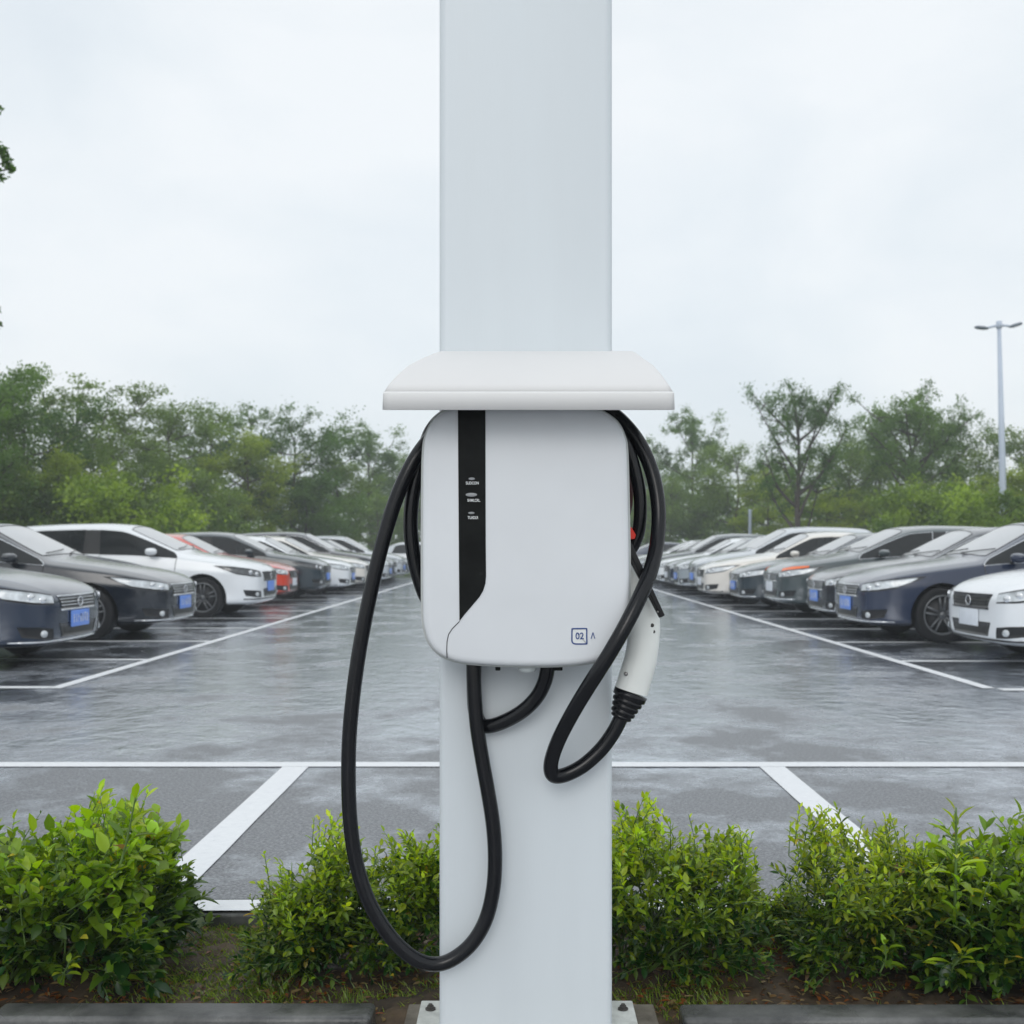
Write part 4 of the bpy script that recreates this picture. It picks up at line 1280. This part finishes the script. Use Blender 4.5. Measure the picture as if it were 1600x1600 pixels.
for i, (px, top, Y, t, l) in enumerate([(185, 748, 31, (1.9, 1.7, .9), 'bright yellow green bush above the roof of the left white wagon'), (60, 770, 31, G1, 'green bush above the hood of the black blue sedan'), (280, 775, 36, G1, 'green bush right of the bright yellow green one'), (1560, 770, 34, (1.7, 1.6, .8), 'bright bush behind the foot of the street lamp'), (1480, 760, 38, (1.6, 1.5, .8), 'yellow green bush left of the street lamp')]):
    place_tree(BUSH[i % 2], px, top, Y, t, l, 3.0, 1.0, group='bushes below the trees', cat='bush', name='bush')

# overhanging tree outside the left edge: only branch tips reach the frame
rnd = random.Random(5)
ov = empty('roadside_tree', (-9.2, 15.0, -.14), 'tree outside the left edge whose leafy branch tips hang against the sky', 'tree')
tg = Geo(); lg = Geo()
base = Vector((-9.2, 15.0, -.14))
tg.add(*tube(catmull([base, base + Vector((.1, 0, 2)), base + Vector((0, .1, 4.5)), base + Vector((.2, 0, 7.6))], 4), [.17 - .011 * i for i in range(13)], 8))
ends = [(-4, 168, .05, 16), (-4, 232, .06, 30), (5, 240, .055, 34), (12, 254, .06, 34), (16, 264, .04, 18), (0, 275, .05, 26), (-5, 485, .04, 16), (-2, 508, .04, 14), (-24, 245, .15, 60), (-26, 500, .12, 40)]
for (px, py, rad, n_) in ends:
    e = P(px, py, 15.0); p0 = base + Vector((.05, 0, min(7.2, max(1.5, e.z - 1.0))))
    tg.add(*tube(catmull([p0, p0.lerp(e, .5) + Vector((0, 0, .3)), e], 4), [.045 - .0045 * i for i in range(9)], 5))
    for _ in range(n_):
        leaf_quad(lg, e + Vector((rnd.gauss(0, .55), rnd.gauss(0, .8), rnd.gauss(0, .6))) * rad, .055 * rnd.uniform(.6, 1.2), rnd)
for _ in range(70):
    e = base + Vector((rnd.uniform(-2.6, 1.6), rnd.uniform(-1.8, 1.8), rnd.uniform(2.6, 8.2)))
    if e.x > -7.9: continue
    p0 = base + Vector((0, 0, max(1.5, e.z - base.z - 1.0)))
    tg.add(*tube([p0, p0.lerp(e, .5) + Vector((0, 0, .2)), e], [.04, .025, .008], 4))
    for _ in range(60): leaf_quad(lg, e + Vector((rnd.gauss(0, .26), rnd.gauss(0, .3), rnd.gauss(0, .22))), .06 * rnd.uniform(.6, 1.2), rnd)
tg.obj('trunk', M['bark'], ov); cw = lg.obj('crown', M['treeleaf'], ov, smooth=False)
bpy.context.view_layer.update()
for r_, t in TREES + [(ov, G4)]:
    for ch in r_.children:
        if ch.name.startswith('crown'): ch.color = (*t, 1)

# far wood, one mass
rnd = random.Random(77)
fw_ = Geo()
for i in range(52000):
    x = rnd.uniform(-75, 75); y = rnd.uniform(80, 92)
    hh = 5.6 + 1.8 * noise.noise(Vector((x * .16, 2, 1))) + .9 * noise.noise(Vector((x * .6, 5, 1)))
    leaf_quad(fw_, Vector((x, y + 0, rnd.random() ** .8 * hh - .1)), .24 * rnd.uniform(.6, 1.2), rnd)
o = fw_.obj('far_wood', M['treeleaf'], smooth=False); o.color = (.8, .95, .85, 1)
tag(o, kind='stuff', label='hazy far wood behind the tree line', cat='wood')
# undergrowth between lot and trees
for sx in (-1, 1):
    ug = Geo()
    for i in range(26000):
        y = rnd.uniform(22, 60); x = sx * rnd.uniform(11.2, 11.2 + (y - 14) * .45)
        hh = .9 + .9 * noise.noise(Vector((x * .35, y * .35, 8)))
        if y > 50: x = rnd.uniform(0, 1) * sx * 26
        leaf_quad(ug, Vector((x, y, max(.02, rnd.random() * hh + .1) - .14)), .10 * rnd.uniform(.6, 1.3), rnd)
    o = ug.obj('undergrowth', M['treeleaf'], smooth=False); o.color = (1.0, 1.0, .8, 1)
    tag(o, kind='stuff', label='low green undergrowth behind the %s row of cars' % ('left' if sx < 0 else 'right'), cat='undergrowth')

# ================================================================ STREET LAMP AND POLES
YL = 35.0
lp = P(1569, 860, YL); lp.z = -.14
lamp = empty('street_lamp', lp, 'tall blue grey street lamp with two arms above the right row of cars', 'street lamp')
pt = P(1561, 507, YL)
mk('pole', *tube([(lp.x, YL, -.14), (lp.x - .01, YL, .3), (lp.x - .06, YL, 4), (pt.x, YL, pt.z)], [.135, .12, .095, .055], 16), M['lamp_grey'], lamp)
g = Geo(); g.add(*tube([(pt.x, YL, pt.z - .12), (pt.x, YL, pt.z + .10)], .085, 12)); g.obj('pole_head', M['lamp_grey'], lamp)
for (ex, ey, hx, hy) in ((1541, 513, 1523, 511), (1580, 510, 1597, 505)):
    e = P(ex, ey, YL); hh = P(hx, hy, YL)
    a_ = mk('lamp_arm', *tube([(pt.x, YL, pt.z - .02), e.lerp(Vector((pt.x, YL, pt.z)), .4), e], [.04, .035, .035], 8), M['lamp_grey'], lamp)
    v, f = tube([e.lerp(hh, -.15), e.lerp(hh, .2), e.lerp(hh, .8), hh], [.04, .075, .07, .03], 10, squash=(.75, 1.7))
    mk('lamp_head', v, f, M['lamp_head'], a_)
for i, (px, top, Y, l, rr) in enumerate(((1172, 796, 46, 'thin pale post behind the cars right of the cable', .075), (1376, 778, 42, 'thin pale post between the two open branched trees', .05), (322, 790, 40, 'thin pale post behind the left white wagon', .06), (446, 815, 48, 'short pale post above the hoods of the left row', .07))):
    q = P(px, top, Y)
    o = mk('slim_post', *tube([(q.x, Y, -.14), (q.x, Y, q.z - .05), (q.x, Y, q.z - .02), (q.x, Y, q.z)], [rr, rr * .85, rr * 1.1, rr * .8], 10), M['lamp_grey'], None, origin=(q.x, Y, -.14))
    tag(o, l, 'post', 'slim posts in front of the trees')

# ================================================================ FOREGROUND SHRUBS
def leaf3(g, base, d, up, ln, wd, tint, droop=.25, fold=.18):
    d = d.normalized(); side = d.cross(up)
    if side.length < 1e-4: side = Vector((1, 0, 0))
    side.normalize(); nn = side.cross(d).normalized()
    def pt(t, s, k): return base + d * ln * t + side * s * wd + nn * (k * wd - droop * ln * t * t)
    vs = [pt(0, 0, 0), pt(.25, -.40, fold), pt(.25, 0, 0), pt(.25, .40, fold), pt(.58, -.46, fold), pt(.58, 0, 0), pt(.58, .46, fold), pt(.84, -.22, fold * .6), pt(.84, .22, fold * .6), pt(1, 0, 0)]
    fs = [(0, 2, 1), (0, 3, 2), (1, 2, 5, 4), (2, 3, 6, 5), (4, 5, 7), (5, 6, 8), (5, 9, 7), (5, 8, 9)]
    g.add(vs, fs, 0, tint)

def rtint(rnd, young_vs_shade, pal):
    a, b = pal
    t = min(1, max(0, young_vs_shade + rnd.gauss(0, .18)))
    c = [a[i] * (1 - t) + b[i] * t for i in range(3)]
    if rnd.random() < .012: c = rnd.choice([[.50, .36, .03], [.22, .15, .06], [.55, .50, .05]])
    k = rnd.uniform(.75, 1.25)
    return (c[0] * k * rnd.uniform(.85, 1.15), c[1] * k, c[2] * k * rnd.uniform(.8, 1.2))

PAL_A = ((.012, .055, .006), (.50, .66, .030))  # palettes: dark end paints shade inside the shrub, bright end is young growth
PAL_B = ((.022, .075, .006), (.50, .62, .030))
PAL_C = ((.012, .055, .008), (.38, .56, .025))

def shrub(name, x0, x1, yc, ry, ztop, seed, n_twig, leaf_len, leaf_w, per, pal, label, cat='shrub', zb=-.05, lobes=5, opp=False, sprigs=4, rng=(.7, 1.3), sk=1.0):
    rnd = random.Random(seed)
    cx_ = (x0 + x1) / 2; rx = (x1 - x0) / 2
    root = empty(name, (cx_, yc, zb), label, cat, 'shrubs in the planting strip')
    lf, stg = Geo(), Geo()
    bumps = [(rnd.uniform(x0 + .1 * rx, x1 - .1 * rx), rnd.uniform(-.5, .5) * ry + yc, rnd.uniform(.72, 1.05)) for _ in range(lobes)]
    bases = [Vector((rnd.uniform(cx_ - rx * .55, cx_ + rx * .55), yc + rnd.uniform(-.35, .35) * ry, zb)) for _ in range(10)]
    stems = []
    for i in range(38):
        b = rnd.choice(bases); bx, by, bh = rnd.choice(bumps)
        e = Vector((bx + rnd.gauss(0, .30) * rx, by + rnd.gauss(0, .4) * ry, zb + (ztop - zb) * bh * rnd.uniform(.55, .97)))
        e.x = min(max(e.x, x0 + .04), x1 - .04)
        q = catmull([b, b.lerp(e, .5) + Vector((rnd.gauss(0, .015), rnd.gauss(0, .015), .02)), e], 5)
        stg.add(*tube(q, [.0038 * (1 - .7 * j / (len(q) - 1)) for j in range(len(q))], 5)); stems.append(q)
    def hgt(x):
        v = 0
        for bx, by, bh in bumps:
            v = max(v, bh * (1 - min(1, abs(x - bx) / (rx * .75)) ** 2.2))
        edge = min(1, (x - x0) / (.22 * rx), (x1 - x) / (.22 * rx)) if x0 < x < x1 else 0
        return max(.12, v) * (.45 + .55 * max(0, edge))
    for i in range(n_twig):
        # end point on or inside the crown
        x = rnd.uniform(x0, x1)
        hh = hgt(x) * (1 + .38 * noise.noise(Vector((x * 13, seed, 0))) + .30 * noise.noise(Vector((x * 34, seed, 5))))
        y = yc + ry * rnd.uniform(-1, 1)
        dy = 1 - .35 * abs((y - yc) / ry) ** 2
        t = 1 - rnd.random() ** 1.5 * .93
        z = zb + .02 + (ztop - zb) * hh * dy * t * (1 + rnd.gauss(0, .05))
        e = Vector((x, y, z))
        if noise.noise(Vector((x * 11, y * 9, z * 11 + seed))) < -.10 + .12 * (z - zb) / (ztop - zb) and rnd.random() < .88: continue
        q = rnd.choice(stems); k = rnd.randint(2, len(q) - 1); b = min((q[j] for q in rnd.sample(stems, 5) for j in (2, 4, 6, 8, 10)), key=lambda p: (p - e).length + max(0, p.z - e.z) * 2)
        d = e - b
        ln = min(d.length, rnd.uniform(.06, .13)); b = e - d.normalized() * ln
        out = Vector((e.x - cx_, e.y - yc, 0)) * .5
        dirn = (d.normalized() + Vector((0, 0, .55 * t)) + out * .6 + Vector((rnd.gauss(0, .3), rnd.gauss(0, .3), rnd.gauss(0, .2)))).normalized()
        e = b + dirn * ln
        stg.add(*tube([b, b.lerp(e, .5) + Vector((0, 0, .004)), e], [.0016, .0012, .0007], 4), mi=0)
        side = dirn.orthogonal().normalized()
        n_ = rnd.randint(per[0], per[1]); a0 = rnd.random() * 6.28
        young_vs_shade = .06 + 1.0 * max(0, (e.z - zb) / (ztop - zb) - .35) * rnd.uniform(.6, 1.2)  # real paler young tips on top; inner shade painted as darker low leaves
        for j in range(n_):
            s = (j + .6) / n_
            p = b.lerp(e, s)
            a = a0 + j * (math.pi if opp else 2.4) + (math.pi / 2 * (j // 2) if opp else 0)
            sd = side * math.cos(a) + dirn.cross(side) * math.sin(a)
            ld = (dirn * (.35 + .65 * s) + sd * (1.1 - .7 * s) + Vector((0, 0, .12))).normalized()
            sz = (rng[0] + (rng[1] - rng[0]) * rnd.random() ** sk) * (1.12 - .45 * s)
            up = (Vector((0, 0, 1)) + Vector((rnd.gauss(0, .4), rnd.gauss(0, .4), 0))).normalized()
            leaf3(lf, p, ld, up, leaf_len * sz, leaf_w * sz * rnd.uniform(.8, 1.15), rtint(rnd, young_vs_shade * (.7 + .5 * s), pal), droop=rnd.uniform(.05, .4))
    # upright sprigs standing above the crown
    for i in range(sprigs * 2):
        bx, by, bh = bumps[i % len(bumps)]
        x = bx + rnd.gauss(0, .22) * rx; x = min(max(x, x0 + .05), x1 - .05)
        b = Vector((x, by, zb + (ztop - zb) * bh * .7)); L_ = rnd.uniform(.05, .15)
        e = b + Vector((rnd.gauss(0, .02), rnd.gauss(0, .02), L_))
        stg.add(*tube([b, b.lerp(e, .5) + Vector((rnd.gauss(0, .004), 0, 0)), e], [.0022, .0017, .0009], 5))
        for j in range(11):
            s = (j + .5) / 11; a = j * 2.4
            ld = Vector((math.cos(a), math.sin(a), .35 + 1.3 * s)).normalized()
            sz = 1.15 - .5 * s
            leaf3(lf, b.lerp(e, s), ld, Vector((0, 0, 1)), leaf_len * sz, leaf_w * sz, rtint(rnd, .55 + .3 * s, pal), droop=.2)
    sobj = stg.obj('stems', M['stem'], root)
    lf.obj('foliage', M['leaf'], root)
    return root

def plant(name, base, tip, nleaf, ln, wd, pal, label, seed, rad=.0035, whorl=False, young_vs_shade=.45, t0=.35, cat='plant', spread=1.0):
    rnd = random.Random(seed)
    root = empty(name, base, label, cat)
    lf, sg = Geo(), Geo()
    q = catmull([base, base.lerp(tip, .5) + Vector((rnd.gauss(0, .01), 0, .0)), tip], 6)
    sg.add(*tube(q, [rad * (1 - .55 * i / (len(q) - 1)) for i in range(len(q))], 6))
    ax = (tip - base).normalized()
    for j in range(nleaf):
        s = t0 + (1 - t0) * (j + .5) / nleaf
        p = q[min(len(q) - 1, int(s * (len(q) - 1)))]
        a = j * 2.4 + rnd.gauss(0, .25)
        top = (s - t0) / (1 - t0)
        ld = (Vector((math.cos(a), math.sin(a) * .8, 0)) * (1.15 - .7 * top) * spread + ax * (.25 + 1.0 * top ** 2)).normalized()
        sz = rnd.uniform(.8, 1.15) * (1.1 - .45 * top)
        # petiole
        pe = p + ld * ln * .18
        sg.add(*tube([p, pe], [.0013, .001], 4))
        leaf3(lf, pe, ld, Vector((0, 0, 1)), ln * sz, wd * sz, rtint(rnd, young_vs_shade + .35 * top, pal), droop=rnd.uniform(.15, .5), fold=.22)
    sg.obj('stem', M['stem'], root); lf.obj('leaves', M['leaf'], root)
    return root

def xs_at(px, Y): return (px - CX) * Y / F
Ys = 3.08
shrub('shrub', xs_at(-150, Ys), xs_at(292, Ys), Ys + .02, .27, .325, 101, 2100, .046, .028, (5, 9), PAL_C, 'large broad leaved shrub filling the left corner of the planting strip', lobes=9, sprigs=7, rng=(.30, 1.6), sk=2.4)
shrub('shrub', xs_at(385, 3.1), xs_at(560, 3.1), 3.10, .22, .255, 102, 520, .027, .0135, (7, 11), PAL_A, 'low fine leaved shrub left of the cable loop bottom', lobes=5, sprigs=4)
shrub('shrub', xs_at(470, 3.1), xs_at(740, 3.1), 3.14, .22, .325, 103, 900, .027, .0135, (7, 11), PAL_A, 'taller fine leaved shrub behind the bottom of the cable loop', lobes=6, sprigs=6)
shrub('shrub', xs_at(900, 3.1), xs_at(1190, 3.1), 3.12, .24, .325, 104, 1120, .028, .0140, (7, 11), PAL_A, 'rounded fine leaved shrub just right of the column', lobes=7, sprigs=10)
shrub('shrub', xs_at(1215, 3.1), xs_at(1450, 3.1), 3.13, .25, .315, 105, 900, .028, .0125, (7, 12), PAL_B, 'feathery light green shrub below the right stall line', lobes=7, sprigs=12)
shrub('shrub', xs_at(1400, 3.06), xs_at(1740, 3.06), 3.06, .26, .345, 106, 1900, .042, .023, (5, 9), PAL_C, 'dense dark shrub in the right corner of the planting strip', lobes=8, sprigs=6, rng=(.32, 1.6), sk=2.2)
shrub('shrub', xs_at(1120, 3.3), xs_at(1300, 3.3), 3.30, .09, .11, 107, 330, .020, .009, (6, 9), PAL_A, 'small low shrub in the gap between the two right shrubs', lobes=4, sprigs=2)
plant('tall_weed', P(165, 1420, 2.92), P(213, 1240, 2.90), 17, .080, .030, PAL_C, 'tall stemmed weed rising above the left corner shrub', 201, rad=.0042, young_vs_shade=.35, t0=.18)
plant('tall_weed', P(1492, 1420, 2.92), P(1494, 1262, 2.90), 15, .072, .027, PAL_B, 'bright upright weed rising above the right corner shrub', 202, rad=.0045, young_vs_shade=.55, t0=.15)
plant('tall_weed', P(1076, 1370, 3.05), P(1076, 1272, 3.05), 12, .022, .010, PAL_A, 'thin upright sprig above the shrub right of the column', 203, rad=.002, young_vs_shade=.5, t0=.05)
plant('weed', P(95, 1535, 2.84), P(112, 1500, 2.82), 9, .036, .020, PAL_B, 'small bright seedling at the front of the left corner shrub', 204, rad=.002, young_vs_shade=.35, t0=.3, spread=1.2)
plant('weed', P(1488, 1530, 2.85), P(1510, 1490, 2.82), 11, .068, .021, PAL_B, 'long leaved weed spreading at the front of the right corner shrub', 205, rad=.003, young_vs_shade=.35, t0=.3, spread=1.3)
plant('weed', P(1375, 1520, 2.86), P(1382, 1475, 2.85), 8, .045, .024, PAL_C, 'dark leaved weed at the front, left of the long leaved one', 206, rad=.0025, young_vs_shade=.3, t0=.25, spread=1.2)
plant('weed', P(1320, 1430, 2.92), P(1318, 1380, 2.9), 8, .036, .022, PAL_C, 'broad leaved sprout in the front of the feathery shrub', 207, rad=.0025, young_vs_shade=.4, t0=.2, spread=1.2)
plant('weed', P(40, 1480, 2.9), P(30, 1380, 2.88), 9, .052, .036, PAL_C, 'broad leaved vine shoot in the left corner shrub', 208, rad=.0025, young_vs_shade=.3, t0=.1, spread=1.2)
plant('weed', P(215, 1500, 2.9), P(210, 1450, 2.88), 8, .048, .028, PAL_C, 'broad leaved sprout at the right foot of the left corner shrub', 209, rad=.0025, young_vs_shade=.45, t0=.1, spread=1.2)

# moss / grass tufts and litter on the soil
rnd = random.Random(9)
gg = Geo()
for i in range(60000):
    x = rnd.uniform(-1.9, 1.9); y = rnd.uniform(2.77, 3.45)
    dens = .12 + 1.1 * noise.noise(Vector((x * 3.2, y * 5, 4)))
    if -.95 < x < -.60 and y > 2.88: dens += 1.0
    if rnd.random() > dens * .95: continue
    z = -.056
    ln = rnd.uniform(.010, .032); a = rnd.random() * 6.28; w = .0012
    d = Vector((math.cos(a) * .5, math.sin(a) * .5, 1)).normalized(); s = Vector((-math.sin(a), math.cos(a), 0)) * w
    p = Vector((x, y, z)); t = rnd.random()
    tint = (.07 + .18 * t, .14 + .20 * t, .012 + .01 * t)
    gg.add([p - s, p + s, p + d * ln * .6 + s * .7 + Vector((math.cos(a), math.sin(a), 0)) * ln * .1, p + d * ln + Vector((math.cos(a), math.sin(a), 0)) * ln * .35, p + d * ln * .6 - s * .7], [(0, 1, 2, 4), (4, 2, 3)], 0, tint)
tag(gg.obj('grass', M['leaf']), 'short moss and grass blades on the wet soil', 'grass', kind='stuff')
lt = Geo()
for i in range(5200):
    x = rnd.uniform(-2.0, 2.0); y = rnd.uniform(2.765, 3.44)
    a = rnd.random() * 6.28; d = Vector((math.cos(a), math.sin(a), rnd.uniform(-.1, .3)))
    c = rnd.choice([(.16, .08, .03), (.22, .13, .05), (.10, .05, .025), (.28, .20, .09), (.25, .08, .02)])
    leaf3(lt, Vector((x, y, -.048 + rnd.random() * .008)), d, Vector((rnd.gauss(0, .3), rnd.gauss(0, .3), 1)), rnd.uniform(.010, .035), rnd.uniform(.004, .014), c, droop=.2)
tag(lt.obj('leaf_litter', M['leaf']), 'brown fallen leaves scattered on the wet soil', 'leaf litter', kind='stuff')

# ================================================================ HAZE, SKY, LIGHT, CAMERA
v, f = box_geo(-165, 165, -25, 235, -1.2, 14)
hz = mk('haze', v, f, None, smooth=False); hz.data.materials.clear()
hm = bpy.data.materials.new('rain_haze'); hm.use_nodes = True; nt = hm.node_tree; nt.nodes.clear()
out = nt.nodes.new('ShaderNodeOutputMaterial'); pv = nt.nodes.new('ShaderNodeVolumePrincipled')
pv.inputs['Color'].default_value = (.93, .96, .98, 1); pv.inputs['Density'].default_value = 0.0020; pv.inputs['Anisotropy'].default_value = 0.2
nt.links.new(pv.outputs[0], out.inputs['Volume']); hz.data.materials.append(hm)
tag(hz, 'pale rain haze over the whole car park', 'haze', kind='stuff')

w = bpy.data.worlds.new('World'); scene.world = w; w.use_nodes = True; nt = w.node_tree
bg = nt.nodes['Background']
sky = N(nt, 'ShaderNodeTexSky', sky_type='NISHITA'); sky.sun_disc = False
SUN_EL, SUN_AZ = 28, 188      # azimuth measured clockwise from +Y: behind the camera, a little left
sky.sun_elevation = R(SUN_EL); sky.sun_rotation = R(SUN_AZ)
tc = N(nt, 'ShaderNodeTexCoord')
mp = N(nt, 'ShaderNodeMapping'); mp.inputs['Scale'].default_value = (1.0, 1.0, 1.9)
nt.links.new(tc.outputs['Generated'], mp.inputs['Vector'])
cn = N(nt, 'ShaderNodeTexNoise', Scale=2.3, Detail=5.0, Roughness=0.5, Distortion=0.3)
nt.links.new(mp.outputs['Vector'], cn.inputs['Vector'])
cl = ramp(nt, cn.outputs['Fac'], [(0.34, (0.80, 0.87, 0.93)), (0.47, (0.88, 0.94, 0.985)), (0.60, (0.965, 1.005, 1.035))])
sep = N(nt, 'ShaderNodeSeparateXYZ'); nt.links.new(tc.outputs['Generated'], sep.inputs[0])
el = N(nt, 'ShaderNodeMapRange', interpolation_type='SMOOTHSTEP')
el.inputs['From Min'].default_value = 0.42; el.inputs['From Max'].default_value = 0.95; el.inputs['To Min'].default_value = 0.0; el.inputs['To Max'].default_value = 1.0
nt.links.new(sep.outputs['Z'], el.inputs['Value'])
bk = N(nt, 'ShaderNodeMapRange', interpolation_type='SMOOTHSTEP')
bk.inputs['From Min'].default_value = 0.3; bk.inputs['From Max'].default_value = -0.8; bk.inputs['To Min'].default_value = 0.0; bk.inputs['To Max'].default_value = 0.10
nt.links.new(sep.outputs['Y'], bk.inputs['Value'])
ad = N(nt, 'ShaderNodeMath', operation='MULTIPLY_ADD'); nt.links.new(el.outputs[0], ad.inputs[0]); ad.inputs[1].default_value = 0.2; ad.inputs[2].default_value = 1.0
ad2 = N(nt, 'ShaderNodeMath', operation='ADD'); nt.links.new(ad.outputs[0], ad2.inputs[0]); nt.links.new(bk.outputs[0], ad2.inputs[1])
vm = N(nt, 'ShaderNodeVectorMath', operation='SCALE'); nt.links.new(cl, vm.inputs[0]); nt.links.new(ad2.outputs[0], vm.inputs['Scale'])
sk = N(nt, 'ShaderNodeVectorMath', operation='SCALE'); nt.links.new(sky.outputs[0], sk.inputs[0]); sk.inputs['Scale'].default_value = 0.1
mx = N(nt, 'ShaderNodeMix', data_type='RGBA'); mx.inputs[0].default_value = 0.93
nt.links.new(sk.outputs[0], mx.inputs[6]); nt.links.new(vm.outputs[0], mx.inputs[7])
nt.links.new(mx.outputs[2], bg.inputs['Color']); bg.inputs['Strength'].default_value = 1.0

sd = bpy.data.lights.new('sun', 'SUN'); sd.energy = 0.7; sd.angle = R(25); sd.color = (1.0, .97, .93)
so = bpy.data.objects.new('sun', sd); COL.objects.link(so)
el_, az = R(SUN_EL), R(SUN_AZ)
dv = Vector((math.sin(az) * math.cos(el_), math.cos(az) * math.cos(el_), math.sin(el_)))
so.rotation_euler = (-dv).to_track_quat('-Z', 'Y').to_euler(); so.location = (0, -5, 20)

cd = bpy.data.cameras.new('camera'); cam = bpy.data.objects.new('camera', cd); COL.objects.link(cam)
cam.location = (0, 0, H); cam.rotation_euler = (R(90), 0, 0)
cd.sensor_width = 36; cd.lens = 36 * F / 1600
cd.shift_x = (800 - CX) / 1600; cd.shift_y = (CY - 800) / 1600
cd.clip_start = .05; cd.clip_end = 1000
cd.dof.use_dof = True; cd.dof.focus_distance = 2.45; cd.dof.aperture_fstop = 7.5
scene.camera = cam
scene.render.resolution_x = 1024; scene.render.resolution_y = 1024
scene.view_settings.view_transform = 'Standard'; scene.view_settings.look = 'None'; scene.view_settings.exposure = 0; scene.view_settings.gamma = 1
scene.cycles.volume_bounces = 1
scene.cycles.max_bounces = 8; scene.cycles.use_denoising = True
